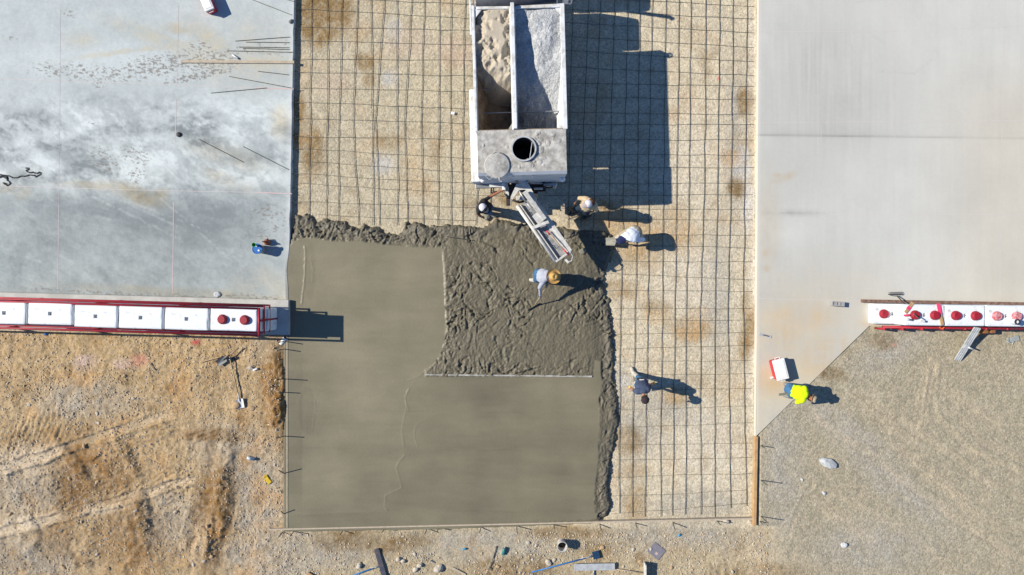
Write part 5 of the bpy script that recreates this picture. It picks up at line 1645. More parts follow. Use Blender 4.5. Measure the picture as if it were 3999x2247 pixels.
    md.voxel_size = 0.0095
    ms = o.modifiers.new("soft", 'SMOOTH')
    ms.iterations = 3
    ms.factor = 0.5
    dc = o.modifiers.new("light", 'DECIMATE')
    dc.ratio = 0.30
    dg = bpy.context.evaluated_depsgraph_get()
    new = bpy.data.meshes.new_from_object(o.evaluated_get(dg))
    o.modifiers.clear()
    o.data = new
    names = ['shirt', 'pants', 'skin', 'boot', 'glove', 'under']
    new.materials.clear()
    for nme in names:
        new.materials.append(mats.get(nme, mats['shirt']))
    nf = len(new.polygons)
    cen = np.zeros(nf * 3)
    new.polygons.foreach_get("center", cen)
    cen = cen.reshape(-1, 3)
    best = np.full(nf, 1e9)
    idx = np.zeros(nf, int)
    for a, b, ra, rb, cols in bones:
        d = b - a
        L2 = max(d @ d, 1e-9)
        t = np.clip(((cen - a) @ d) / L2, 0, 1)
        dist = np.linalg.norm(cen - (a + t[:, None] * d), axis=1) - (ra + (rb - ra) * t)
        c = np.zeros(nf, int)
        prev_t = -1
        for tt_, nm in cols:
            c[(t > prev_t) & (t <= tt_ + 1e-6)] = names.index(nm)
            prev_t = tt_
        w = dist < best
        best[w] = dist[w]
        idx[w] = c[w]
    new.polygons.foreach_set("material_index", idx.astype(np.int32))
    new.polygons.foreach_set("use_smooth", np.ones(nf, bool))
    o.parent = root
    eyes = MB()
    for s_ in (-1, 1):
        eyes.lathe([(0, -0.009), (0.008, -0.005), (0.0095, 0), (0.008, 0.005), (0, 0.009)], 8, Matrix.Translation(hd - base + fdir * 0.091 + fsd * s_ * 0.033 + fup * 0.012))
    eyes.build("eyes", BLACK, root)
    lip = hd - base + fdir * 0.100 - fup * 0.055
    MB().tube([lip - fsd * 0.022 - fdir * 0.006, lip, lip + fsd * 0.022 - fdir * 0.006], 0.006, 6).build("mouth", mat("lips", (0.25, 0.07, 0.05), 0.6), root)
    HM = Matrix.Translation(hd - base) @ Matrix(((fdir.x, fsd.x, fup.x, 0), (fdir.y, fsd.y, fup.y, 0), (fdir.z, fsd.z, fup.z, 0), (0, 0, 0, 1)))
    return root, HM, base


def hair(root, HM, m, low=-0.06, ln=0.0):
    v = [(0.0, 0.128), (0.06, 0.115), (0.096, 0.065), (0.103, 0.01), (0.098, low)]
    h_ = MB()
    h_.lathe(v, 18, HM @ Matrix.Translation((-0.016, 0, 0.004)))
    if ln:
        h_.tube([HM @ Vector((-0.09, 0.05, 0.0)), HM @ Vector((-0.13, 0.06, -0.10)), HM @ Vector((-0.11, 0.05, -0.10 - ln))], [0.05, 0.055, 0.03], 8)
        h_.tube([HM @ Vector((-0.09, -0.05, 0.0)), HM @ Vector((-0.13, -0.06, -0.10)), HM @ Vector((-0.11, -0.05, -0.10 - ln))], [0.05, 0.055, 0.03], 8)
        h_.tube([HM @ Vector((-0.10, 0.0, 0.03)), HM @ Vector((-0.15, 0.0, -0.08)), HM @ Vector((-0.13, 0.0, -0.08 - ln))], [0.06, 0.06, 0.03], 8)
    return h_.build("hair", m, root, smooth=True)


def cap(root, HM, m_front, m_back, m_brim, s=1.0):
    """baseball cap: front panels, mesh back, curved bill"""
    T = HM @ Matrix.Translation((-0.004, 0, 0.028)) @ Matrix.Scale(s, 4)
    hat = None
    for nm, lo, hi, m in (("cap_front", -80, 80, m_front), ("cap_back", 80, 280, m_back)):
        vv, ff = [], []
        na, nr = 14, 7
        for j in range(nr + 1):
            f = j / nr * math.pi / 2
            for i in range(na + 1):
                a = R(lo + (hi - lo) * i / na)
                r = 0.112 * math.sin(f) ** 0.85
                vv.append((r * 1.10 * math.cos(a), r * 0.96 * math.sin(a), 0.118 * math.cos(f)))
        for j in range(nr):
            for i in range(na):
                q = j * (na + 1) + i
                ff.append((q, q + 1, q + na + 2, q + na + 1))
        o = MB().add(vv, ff, T).build(nm, m, root if hat is None else hat, smooth=True)
        hat = hat or o
    hat.name = "cap"
    vv, ff = [], []
    for j in range(5):
        for i in range(11):
            a = R(-62 + 124 * i / 10)
            ex = 0.105 + 0.078 * j / 4 * (math.cos(a * 1.15) ** 0.5 if math.cos(a * 1.15) > 0 else 0)
            vv.append((ex * 1.08 * math.cos(a), 0.108 * math.sin(a) * (1 - 0.05 * j / 4), 0.004 - 0.022 * (math.sin(a) ** 2) - 0.006 * j))
    for j in range(4):
        for i in range(10):
            q = j * 11 + i
            ff.append((q, q + 1, q + 12, q + 11))
    b = MB().add(vv, ff, T)
    b.add([(p[0], p[1], p[2] - 0.006) for p in vv], [f[::-1] for f in ff], T)
    b.build("bill", m_brim, hat, smooth=True)
    MB().lathe([(0.009, 0.117), (0.006, 0.123), (0, 0.124)], 8, T).build("button", m_brim, hat)
    return hat


def brim_hat(root, HM, m, rb, dip=0.03, crease=True, band=None):
    T = HM @ Matrix.Translation((-0.004, 0, 0.045))
    prof = [(rb, 0.004), (rb * 0.97, -0.004), (rb * 0.75, -0.004 - dip * 0.3), (0.115, 0.0), (0.108, 0.05), (0.096, 0.098), (0.070, 0.118), (0.030, 0.112), (0, 0.104)]
    vv, ff = [], []
    n_ = 40
    for r, z in prof:
        for k in range(n_):
            a = 2 * math.pi * k / n_
            zz = z
            x, y = r * 1.05 * math.cos(a), r * 0.98 * math.sin(a)
            if crease and z > 0.09:
                zz -= 0.028 * math.exp(-(y / 0.022) ** 2) * (1 if abs(x) < 0.09 else 0.3)
                zz += 0.010 * math.cos(2 * a)
            if r > 0.15:
                zz += 0.012 * math.cos(2 * a + 0.6)
            vv.append((x, y, zz))
    for j in range(len(prof) - 1):
        for k in range(n_):
            k2 = (k + 1) % n_
            ff.append((j * n_ + k, j * n_ + k2, (j + 1) * n_ + k2, (j + 1) * n_ + k))
    o = MB().add(vv, ff, T).build("hat", m, root, smooth=True)
    if band:
        MB().lathe([(0.120, 0.002), (0.118, 0.022), (0.112, 0.024)], 30, T @ Matrix.Diagonal((1.05, 0.98, 1, 1))).build("hat_band", band, o)
    return o


def cloth(name, col, **k):
    return mat(name, col, 0.9, scale=9, bump=0.35, bscale=35, **k)


JEAN = cloth("denim", (0.045, 0.14, 0.27), var=0.35)
DJEAN = cloth("dark_denim", (0.018, 0.035, 0.06), var=0.3)
KHAKI = cloth("khaki_cloth", (0.36, 0.31, 0.22))
BOOTW = cloth("cement_caked_rubber_boot", (0.47, 0.44, 0.37), var=0.2)
BOOTD = cloth("dark_boot", (0.045, 0.04, 0.036))
BOOTG = cloth("dusty_grey_boot", (0.24, 0.225, 0.20))
BROWNHAIR = cloth("brown_hair", (0.095, 0.038, 0.016))
DARKHAIR = cloth("dark_hair", (0.02, 0.015, 0.012))
CAPW = cloth("white_mesh", (0.62, 0.62, 0.66), var=0.12)
CAPG = cloth("charcoal_cap", (0.05, 0.053, 0.055))
CAPBRIM = cloth("grey_bill", (0.34, 0.33, 0.31))
CAPMAUVE = cloth("faded_mauve_cap", (0.36, 0.315, 0.32))
NAVY = cloth("navy_cap", (0.012, 0.02, 0.085))
CAPDARK = cloth("dark_maroon_cap", (0.032, 0.02, 0.024))


def z1(x, y, z, o=(1840, 700), s=0.13825):
    return at(o[0] + x * s, o[1] + y * s, z)


# man at the truck's controls
J = dict(head=z1(335, 800, 1.64), shL=z1(370, 610, 1.40), shR=z1(210, 880, 1.40), elL=z1(560, 480, 1.34), haL=z1(815, 350, 1.36), elR=z1(205, 1010, 1.16), haR=z1(320, 1075, 0.98),
         hipL=z1(500, 790, 0.93), hipR=z1(455, 880, 0.93), knL=z1(565, 800, 0.50), knR=z1(520, 930, 0.50), footL=z1(585, 830, 0.015), footR=z1(545, 975, 0.015))
J['toeL'] = J['footL'] + Vector((0.17, -0.03, 0))
J['toeR'] = J['footR'] + Vector((0.15, -0.09, 0))
root, HMx, bs = person("man in black t-shirt and jeans with grey cap, arm reaching to the truck's controls", J,
                       dict(shirt=cloth("black_tshirt", (0.022, 0.022, 0.026)), pants=JEAN, skin=SKIN, boot=BOOTG), (0.72, -0.66, -0.35), 'short', boot_top=0.15)
hair(root, HMx, DARKHAIR)
cap(root, HMx, CAPG, CAPW, CAPBRIM, 1.12)
# worker in tan shirt, shovelling
z2 = lambda x, y, z: z1(x, y, z, (2200, 750), 0.10368)
J = dict(head=z2(930, 450, 1.60), shR=z2(830, 260, 1.36), shL=z2(1190, 520, 1.36), elR=z2(610, 235, 1.20), haR=z2(475, 400, 1.02), elL=z2(1230, 690, 1.10), haL=z2(1060, 780, 0.92),
         hipR=z2(720, 520, 0.95), hipL=z2(850, 660, 0.95), knR=z2(480, 640, 0.55), knL=z2(880, 800, 0.52), footR=z2(440, 760, 0.015), footL=z2(930, 900, 0.015))
root, HMx, bs = person("worker in loose tan shirt and white and mauve cap, standing right of the chute", J,
                       dict(shirt=cloth("tan_shirt", (0.50, 0.395, 0.255), var=0.2), pants=DJEAN, skin=SKIN, boot=BOOTD, under=cloth("grey_undershirt", (0.09, 0.09, 0.085)), glove=cloth("cream_glove", (0.50, 0.43, 0.30))),
                       (-0.85, -0.35, -0.45), 'under', glove='L', boot_top=0.5)
hair(root, HMx, BROWNHAIR, ln=0.10)
cap(root, HMx, CAPMAUVE, CAPW, CAPMAUVE, 1.14)
# worker in white shirt, bent over a shovel
z3_ = lambda x, y, z: z1(x, y, z, (2340, 860), 0.10368)
J = dict(head=z3_(890, 730, 1.00), shL=z3_(1330, 740, 1.12), shR=z3_(1020, 540, 1.12), elL=z3_(1660, 730, 0.92), haL=z3_(1480, 830, 0.72), elR=z3_(860, 620, 0.88), haR=z3_(740, 790, 0.60),
         hipL=z3_(1480, 480, 0.93), hipR=z3_(1300, 330, 0.93), knL=z3_(1440, 640, 0.50), knR=z3_(860, 520, 0.50), footL=z3_(1560, 640, 0.015), footR=z3_(680, 660, 0.10))
root, HMx, bs = person("worker in white long-sleeved shirt and navy cap, bent double over a shovel", J,
                       dict(shirt=cloth("white_shirt", (0.62, 0.67, 0.74), var=0.08), pants=KHAKI, skin=SKIN, boot=BOOTW, glove=cloth("cream_glove", (0.50, 0.43, 0.30)), under=NAVY), (-0.85, -0.3, -0.7), 'long', glove='both', boot_top=0.7, hood=True)
hair(root, HMx, DARKHAIR)
cap(root, HMx, NAVY, NAVY, NAVY, 1.15)
# man in straw hat raking the concrete
z4 = lambda x, y, z: z1(x, y, z, (2060, 1030), 0.11055)
J = dict(head=z4(900, 450, 1.26), shL=z4(700, 320, 1.26), shR=z4(590, 580, 1.22), elL=z4(800, 560, 1.05), haL=z4(715, 730, 0.98), elR=z4(430, 850, 0.98), haR=z4(445, 1150, 0.72),
         hipL=z4(380, 310, 0.98), hipR=z4(370, 490, 0.98), knL=z4(560, 380, 0.58), knR=z4(300, 560, 0.56), footL=z4(560, 470, 0.13), footR=z4(180, 590, 0.14))
root, HMx, bs = person("man in wide straw hat and grey long sleeves raking the lumpy concrete", J,
                       dict(shirt=cloth("grey_shirt", (0.36, 0.38, 0.44), var=0.12), pants=JEAN, skin=SKIN, boot=BOOTW, glove=cloth("grey_glove", (0.20, 0.23, 0.25))), (0.75, -0.2, -0.85), 'long', glove='both', boot_top=0.8)
hair(root, HMx, DARKHAIR)
STRAW = mat("straw", (0.60, 0.36, 0.11), 0.85, scale=30, bump=0.6, bscale=90, col2=(0.48, 0.28, 0.085))
HMs = Matrix.Translation(HMx.translation) @ Matrix.Rotation(R(-15), 4, 'Z') @ Matrix.Rotation(R(22), 4, 'Y')
brim_hat(root, HMs, STRAW, 0.23, 0.05)
# man in navy shirt walking over the bars
z5_ = lambda x, y, z: z1(x, y, z, (2430, 1430), 0.11055)
J = dict(head=z5_(795, 1150, 1.52), shR=z5_(500, 900, 1.36), shL=z5_(930, 830, 1.36), elR=z5_(400, 860, 1.12), haR=z5_(300, 770, 0.98), elL=z5_(1000, 680, 1.12), haL=z5_(1090, 600, 0.98),
         hipR=z5_(600, 590, 0.95), hipL=z5_(770, 560, 0.95), knR=z5_(520, 690, 0.52), knL=z5_(590, 430, 0.52), footR=z5_(460, 650, 0.015), footL=z5_(375, 235, 0.015))
J['toeL'] = J['footL'] + Vector((0.02, 0.10, -0.0))
J['toeL'] = J['footL'] + Vector((-0.05, 0.15, 0.0))
J['ankL'] = J['footL'] + Vector((0.04, -0.02, 0.10))
root, HMx, bs = person("man in navy t-shirt and dark cap stepping over the rebar grid", J,
                       dict(shirt=cloth("navy_tshirt", (0.055, 0.075, 0.13), var=0.2), pants=JEAN, skin=SKIN, boot=BOOTW, glove=cloth("yellow_glove", (0.72, 0.52, 0.03))), (0.05, -0.9, -0.5), 'short', glove='both', boot_top=0.75)
hair(root, HMx, DARKHAIR)
cap(root, HMx, CAPDARK, CAPDARK, CAPDARK, 1.15)
nav_base = bs
tw = z5_(670, 455, 1.06)
t_ = thing("trowel", "black-backed trowel tucked at the navy-shirted man's belt", "trowel", tw)
MB(tw).box(tw, (0.27, 0.075, 0.012), ch=0.003).build("blade", DARK, t_)
MB(tw).tube([tw + Vector((-0.06, -0.02, 0.02)), tw + Vector((0.02, -0.025, 0.03)), tw + Vector((0.08, -0.02, 0.02))], 0.014, 6).build("handle", WPLAST, t_)
fw = z5_(200, 790, 0.94)
t_ = thing("hand_float", "grey hand float held in the navy-shirted man's yellow glove", "hand float", fw)
MB(fw).box(fw + Vector((-0.04, 0, -0.035)), (0.30, 0.085, 0.014), rz=R(8), ch=0.003).build("blade", PALEWOOD, t_)
MB(fw).tube([fw + Vector((-0.02, 0.0, -0.03)), fw + Vector((0.02, 0.0, 0.01)), fw + Vector((0.12, 0.015, 0.01))], 0.013, 6).build("handle", HANDLE, t_)
# worker in hi-vis yellow, crouching
z6 = lambda x, y, z: z1(x, y, z, (2980, 1380), 0.152)
J = dict(head=z6(1230, 1150, 0.93), shL=z6(1060, 900, 1.02), shR=z6(1010, 1210, 1.02), elL=z6(1120, 1010, 0.72), haL=z6(1060, 1100, 0.48), elR=z6(870, 1260, 0.78), haR=z6(960, 1180, 0.50),
         hipL=z6(690, 860, 0.78), hipR=z6(700, 1020, 0.78), knL=z6(840, 860, 0.48), knR=z6(840, 1090, 0.48), footL=z6(600, 800, 0.165), footR=z6(570, 1080, 0.165))
J['toeL'] = J['footL'] + Vector((0.17, -0.03, 0))
J['toeR'] = J['footR'] + Vector((0.17, -0.06, 0))
root, HMx, bs = person("worker in fluorescent yellow shirt and tan brimmed hat stooping by the cooler", J,
                       dict(shirt=cloth("fluorescent_yellow", (0.55, 0.80, 0.0), var=0.12), pants=JEAN, skin=SKIN, boot=BOOTG), (0.75, -0.3, -0.8), 'long', boot_top=0.3)
hair(root, HMx, DARKHAIR)
hv = (J['head'] - (J['shL'] + J['shR']) / 2).normalized()
HMs = Matrix.Translation(HMx.translation) @ Vector((0.80, -0.28, 0.45)).to_track_quat('Z', 'Y').to_matrix().to_4x4()
brim_hat(root, HMs, cloth("tan_felt", (0.42, 0.33, 0.22)), 0.165, 0.03, band=LEATHER)
bw = z6(560, 1050, 0.90)
plank("kneel_board", "grey-green board sticking out behind the yellow-shirted worker", "board", (3042, 1542), (3088, 1537), 0.075, 0.02, 0.84, mat("olive_board", (0.20, 0.20, 0.15), 0.8))

# ------------------------------------------------------------------ shovels and rakes


def shovel(label, tip, end, blade_l=0.29, blade_w=0.235, mblade=None, mhandle=None, roll=0.0, dish=0.03, pointed=False):
    """square-mouthed shovel: dished blade, socket, long shaft; tip = mouth of blade, end = grip end"""
    tip, end = Vector(tip), Vector(end)
    root = thing("shovel", label, "shovel", tip)
    d = (end - tip)
    Ls = d.length
    tx_ = d.normalized()
    ty_ = Vector((0, 0, 1)).cross(tx_).normalized()
    ty_ = Matrix.Rotation(roll, 3, tx_) @ ty_
    tz_ = tx_.cross(ty_)
    M = Matrix(((tx_.x, ty_.x, tz_.x, 0), (tx_.y, ty_.y, tz_.y, 0), (tx_.z, ty_.z, tz_.z, 0), (0, 0, 0, 1)))
    vv, ff = [], []
    nu, nv = 7, 9
    for i in range(nu):
        for j in range(nv):
            u = i / (nu - 1)
            v = j / (nv - 1) * 2 - 1
            w = blade_w / 2 * (0.92 + 0.08 * u)
            x = u * blade_l + (0.03 * (1 - abs(v)) if u > 0.95 else 0)
            if pointed and u < 0.35:
                w *= 0.35 + 0.65 * (u / 0.35) ** 0.6
            z = dish * (v * v) - 0.02 * u * (1 - abs(v)) * 0 + 0.018 * math.exp(-(v / 0.22) ** 2) * sstep(0.3, 1.0, np.array(u)).item()
            vv.append((x, v * w, z))
    for i in range(nu - 1):
        for j in range(nv - 1):
            q = i * nv + j
            ff.append((q, q + 1, q + nv + 1, q + nv))
    b = MB().add(vv, ff, M)
    b.add([(p[0], p[1], p[2] - 0.004) for p in vv], [f[::-1] for f in ff], M)
    b.build("blade", mblade or STEEL, root, smooth=True)
    MB().tube([(blade_l * 0.75, 0, 0.02), (blade_l + 0.06, 0, 0.03), (blade_l + 0.22, 0, 0.025)], [0.012, 0.019, 0.021], 8, M=M).build("socket", mblade or STEEL, root, smooth=True)
    MB().tube([(blade_l + 0.20, 0, 0.025), (Ls * 0.6, 0, 0.03), (Ls, 0, 0.025)], 0.0185, 8, M=M).build("handle", mhandle or HANDLE, root, smooth=True)
    return root


def gat(px, py, dz=0.02):
    p = at(px, py, 0.06)
    p.z = gz(p.x, p.y) + dz
    return p


shovel("square shovel with pale blade lying on the dirt left of the fresh concrete", gat(945, 1594, 0.03), gat(903, 1405, 0.06), mblade=mat("pale_steel_blade", (0.50, 0.52, 0.53), 0.5, metal=0.3, var=0.2))
shovel("square shovel with dark blade crossing a second handle on the dirt", gat(854, 1421, 0.05), gat(938, 1358, 0.10), blade_l=0.30, mblade=mat("dark_steel_blade", (0.075, 0.085, 0.095), 0.5, metal=0.4, var=0.2))
p, q = gat(788, 1414, 0.03), gat(858, 1396, 0.05)
tag(MB(p).tube([p, q], 0.017, 8).build("wooden_pole", HANDLE), "bare wooden handle poking out left of the dark shovel blade", "tool handle").location = p
# the white-shirted worker's shovel, the tan-shirted worker's tool, the raker's rake
shovel("cement-grey shovel held by the white-shirted worker at the concrete's edge", at(2366, 944, 0.24), at(2532, 944, 0.80), blade_l=0.30, blade_w=0.26, mblade=mat("cement_smeared_steel", (0.23, 0.225, 0.185), 0.6))
shovel("dark shovel held by the tan-shirted worker, blade down on the bars", at(2224, 826, 0.07), at(2258, 782, 1.35), mblade=DARK, mhandle=DARK)
rk = at(2086, 1196, 0.20)
t_ = thing("concrete_rake", "wooden-handled concrete rake pulled by the man in the straw hat", "rake", rk)
MB(rk).tube([rk + Vector((0, 0, 0.02)), at(2110, 1158, 0.72), at(2142, 1104, 1.12)], 0.016, 8).build("handle", HANDLE, t_, smooth=True)
MB(rk).box(rk + Vector((-0.02, -0.02, 0.0)), (0.45, 0.012, 0.10), rz=R(30), ch=0.003).build("blade", DARK, t_)

# garden-type rake leaning over the right wall
ra, rb_ = at(3503, 1156, 0.25), at(3588, 1245, 1.34)
t_ = thing("bow_rake", "dark iron bow rake leaning across the white right wall", "rake", ra)
MB(ra).tube([ra, ra.lerp(rb_, 0.5), rb_], 0.017, 8).build("handle", mat("dark_brown_handle", (0.075, 0.055, 0.045), 0.6), t_, smooth=True)
hl_, hr_ = at(3469, 1151, 0.24), at(3524, 1149, 0.24)
MB(ra).tube([hl_, hr_], 0.012, 6).build("head_bar", DARK, t_)
for k in range(15):
    p = hl_.lerp(hr_, (k + 0.5) / 15)
    MB(ra).tube([p, p + Vector((0.01, 0.055, 0.0)), p + Vector((0.012, 0.075, -0.025))], 0.006, 5).build("tine", DARK, t_)
for s_ in (hl_, hr_):
    MB(ra).tube([s_, s_.lerp(ra, 0.4) + Vector((0, -0.02, 0)), ra], 0.006, 6).build("bow", DARK, t_)

# ------------------------------------------------------------------ things on and by the old slab


def cooler(label, top_c, L, W, Hc, rz, z0):
    root = thing("cooler", label, "cooler", (top_c.x, top_c.y, z0), rz)
    MB().add([(sx * L * a, sy * W * a, zz) for a, zz in ((0.455, 0.0), (0.485, Hc - 0.07)) for sx, sy in ((-1, -1), (1, -1), (1, 1), (-1, 1))],
             [(0, 3, 2, 1), (4, 5, 6, 7), (0, 1, 5, 4), (1, 2, 6, 5), (2, 3, 7, 6), (3, 0, 4, 7)]).build("body", COOLRED, root, bevel=0.02)
    ld = MB().box((0, 0, Hc - 0.035), (L, W, 0.07), ch=0.025).build("lid", WPLAST, root)
    MB().box((0, 0, Hc + 0.004), (L * 0.80, W * 0.74, 0.012), ch=0.005).build("lid_panel", WPLAST, ld)
    for sx in (-1, 1):
        x = sx * (L / 2)
        MB().tube([(x - sx * 0.01, -0.07, Hc - 0.09), (x + sx * 0.045, -0.07, Hc - 0.08), (x + sx * 0.045, 0.07, Hc - 0.08), (x - sx * 0.01, 0.07, Hc - 0.09)], 0.012, 6).build("handle", WPLAST, root)
    return root


cooler("red and white cooler standing on the new slab by the yellow-shirted worker", at(3050, 1444, 0.53), 0.66, 0.385, 0.38, R(-75.5), SLAB + 0.004)
cooler("red and white cooler at the top edge of the old slab", at(803, 4, 0.5), 0.60, 0.30, 0.34, R(-67), SLAB + 0.004)


def can(name, label, cat, p, r, h, m, mtop=None, rz=0.0, lying=None, group=None, neck=None):
    """round container; lying = direction angle of a lying one"""
    root = thing(name, label, cat, p, group=group)
    M = Matrix.Identity(4)
    if lying is not None:
        M = Matrix.Translation((0, 0, r)) @ Matrix.Rotation(lying, 4, 'Z') @ Matrix.Rotation(R(90), 4, 'Y') @ Matrix.Translation((0, 0, -h / 2))
    pr = [(0, 0), (r * 0.9, 0.0), (r, r * 0.15), (r, h - r * 0.3)]
    pr += [(r * 0.85, h - r * 0.05), (r * 0.5, h), (0, h)] if neck is None else [(r * 0.8, h * 0.8), (neck, h * 0.88), (neck, h), (0, h)]
    MB().lathe(pr, 16, M).build("body", m, root, smooth=True)
    MB().lathe([(r * 0.45 if neck is None else neck * 1.15, h * 0.985), (r * 0.42 if neck is None else neck * 1.15, h * 1.05), (0, h * 1.05)], 12, M).build("cap", mtop or WPLAST, root)
    return root


# blue-lidded bucket with green cup, brown jug
bp = at(1004, 972, SLAB + 0.37)
bk = thing("bucket", "bucket with bright blue lid near the slab's edge", "bucket", (bp.x, bp.y, SLAB + 0.004))
MB().lathe([(0, 0.0), (0.130, 0.0), (0.150, 0.35), (0.148, 0.36), (0, 0.36)], 28).build("pail", mat("grimy_grey_plastic", (0.30, 0.29, 0.27), 0.6), bk, smooth=False)
MB().lathe([(0.160, 0.335), (0.164, 0.375), (0.150, 0.378), (0.142, 0.362), (0, 0.362)], 32).build("lid", BLUEP, bk, smooth=False)
MB().lathe([(0.032, 0.362), (0.030, 0.385), (0, 0.387)], 14, Matrix.Translation((0.055, -0.055, 0))).build("spout_cap", WPLAST, bk)
MB().lathe([(0.03, 0.362), (0.026, 0.40), (0, 0.40)], 14, Matrix.Translation((-0.012, 0.085, 0))).build("spout_neck", ALU, bk)
gp = at(992, 957, SLAB + 0.52)
gc = thing("plastic_cup", "green plastic funnel standing in the blue lid's spout", "funnel", (gp.x + 0.03, gp.y - 0.01, SLAB + 0.38))
MB().lathe([(0.018, 0.0), (0.022, 0.06), (0.066, 0.15), (0.068, 0.155), (0.062, 0.153), (0.016, 0.07), (0, 0.06)], 20, Matrix.Translation((-0.03, 0.01, 0))).build("funnel_cone", GREENP, gc, smooth=True)
jp = at(1041, 946, SLAB + 0.15)
jg = thing("oil_can", "round brown jug with pointed spout behind the blue-lidded bucket", "jug", (jp.x, jp.y, SLAB + 0.004))
MB().lathe([(0, 0), (0.085, 0.0), (0.102, 0.05), (0.10, 0.12), (0.065, 0.19), (0.035, 0.21), (0, 0.215)], 24).build("body", CLAY, jg, smooth=True)
MB().tube([(0.0, 0.0, 0.20), (0.0, 0.0, 0.27), (-0.06, 0.005, 0.36)], [0.034, 0.028, 0.010], 10).build("spout", mat("dark_red_plastic", (0.22, 0.04, 0.025), 0.5), jg, smooth=True)
MB().tube([(0.02, 0.07, 0.17), (0.025, 0.115, 0.15), (0.02, 0.10, 0.08)], 0.012, 6).build("handle", CLAY, jg)
# chain
chn = thing("chain", "heap and trail of dark steel chain on the old slab at the left edge", "chain", at(60, 680, SLAB))
co_ = chn.location
Zc = lambda x, y: (x * 0.1712, 620 + y * 0.1712)
paths = [[(600, 215), (650, 215), (640, 250), (590, 275), (640, 310), (700, 325), (750, 305), (800, 330), (850, 335), (890, 310), (930, 320), (905, 370), (860, 390), (820, 415), (790, 385), (730, 380), (670, 370), (620, 390), (560, 405), (500, 395), (450, 405), (400, 435), (340, 438), (280, 435), (230, 405), (180, 390), (130, 385), (60, 375), (0, 365), (-120, 380), (-220, 400)],
         [(0, 430), (60, 415), (120, 440), (165, 470), (160, 420), (90, 395), (20, 400), (-80, 410)], [(170, 450), (160, 490), (205, 520), (235, 560), (200, 600), (165, 615), (120, 590), (70, 555), (120, 560), (150, 590)]]
for pth in paths:
    ps = [at(*Zc(x, y), SLAB + 0.014) for x, y in pth]
    d_ = 0
    res = []
    for a, b in zip(ps[:-1], ps[1:]):
        L_ = (b - a).length
        while d_ < L_:
            res.append((a.lerp(b, d_ / L_), (b - a).normalized()))
            d_ += 0.042
        d_ -= L_
    for k, (c, d) in enumerate(res):
        s_ = Vector((-d.y, d.x, 0)) if k % 2 == 0 else Vector((0, 0, 1))
        pts = [c + d * 0.028 * math.cos(2 * math.pi * i / 8) + s_ * 0.016 * math.sin(2 * math.pi * i / 8) for i in range(9)]
        if k % 2:
            pts = [p + Vector((0, 0, 0.004)) for p in pts]
        MB(co_).tube(pts, 0.0075, 5, caps=False).build("chain_link", DARK, chn, smooth=True)
# small bits on the slab
p = at(698, 526, SLAB + 0.02)
t_ = tag(MB().lathe([(0, 0), (0.075, 0.0), (0.082, 0.02), (0.06, 0.05), (0, 0.06)], 9).build("rubber_plug", BLACK), "black round plug on the old slab in the pink chalk line", "plug")
t_.location = (p.x, p.y, SLAB)
p = at(919, 222, SLAB + 0.03)
can("drink_can", "small grey metal tube lying above the long timber", "can", Vector((p.x, p.y, SLAB)), 0.032, 0.22, ALU, DARK, lying=R(-33))
p = at(1106, 1332, 0.14)
cup = thing("paper_cup", "white paper cup lying at the wall's end by the fresh concrete", "cup", (p.x, p.y, gz(p.x, p.y)))
Mc = Matrix.Translation((0, 0, 0.07)) @ Matrix.Rotation(R(52), 4, 'Z') @ Matrix.Rotation(R(82), 4, 'Y') @ Matrix.Translation((0, 0, -0.14))
MB().lathe([(0, 0.0), (0.052, 0.0), (0.072, 0.26), (0.068, 0.262), (0.05, 0.03), (0, 0.03)], 20, Mc).build("cup_body", WPLAST, cup, smooth=True)
MB().lathe([(0.070, 0.255), (0.077, 0.262), (0.070, 0.268)], 20, Mc).build("rim", WPLAST, cup)

# ------------------------------------------------------------------ things on and by the right wall
plank("steel_beam", "long rusty steel beam lying on the new slab along the right wall", "steel beam", (3368, 1176), (4200, 1191), 0.10, 0.11, SLAB + 0.004, RUST)
p = at(3275, 1187, 0.35)
cbk = thing("cinder_block", "grey hollow concrete block on the new slab left of the rusty beam", "cinder block", (p.x, p.y, SLAB + 0.004), R(-4))
Lb, Wb, Hb = 0.39, 0.15, 0.19
bm = MB()
for x in (-Lb / 2 + 0.015, -0.06, 0.055, Lb / 2 - 0.05):
    bm.box((x, 0, Hb / 2), (0.03 if x < 0.1 else 0.10, Wb - 0.06, Hb))
bm.box((0, Wb / 2 - 0.015, Hb / 2), (Lb, 0.03, Hb))
bm.box((0, -Wb / 2 + 0.015, Hb / 2), (Lb, 0.03, Hb))
bm.build("block_shell", mat("grey_block", (0.34, 0.34, 0.335), 0.95, scale=20, bump=0.6), cbk)
MB().box((-0.128, 0, Hb * 0.44), (0.09, Wb - 0.065, Hb * 0.84)).build("core_web", mat("grey_block", (0.4, 0.4, 0.4)), cbk)
MB().box((-0.003, 0, Hb * 0.44), (0.085, Wb - 0.065, Hb * 0.84)).build("core_web", mat("grey_block", (0.4, 0.4, 0.4)), cbk)
WT = RZT + 0.002


def slat(name, label, cat, a, b, w, h, z, m, paint=None):
    p, q = at(*a, z + h), at(*b, z + h)
    c = (p + q) / 2
    root = thing(name, label, cat, (c.x, c.y, z), math.atan2((q - p).y, (q - p).x))
    L = (q - p).xy.length
    MB().box((0, 0, h / 2), (L, w, h), ch=0.003).build("timber", m, root)
    if paint:
        MB().box((L * paint[0], 0, h / 2), (L * paint[1], w + 0.006, h + 0.006), ch=0.002).build("paint_band", PINK, root)
    return root


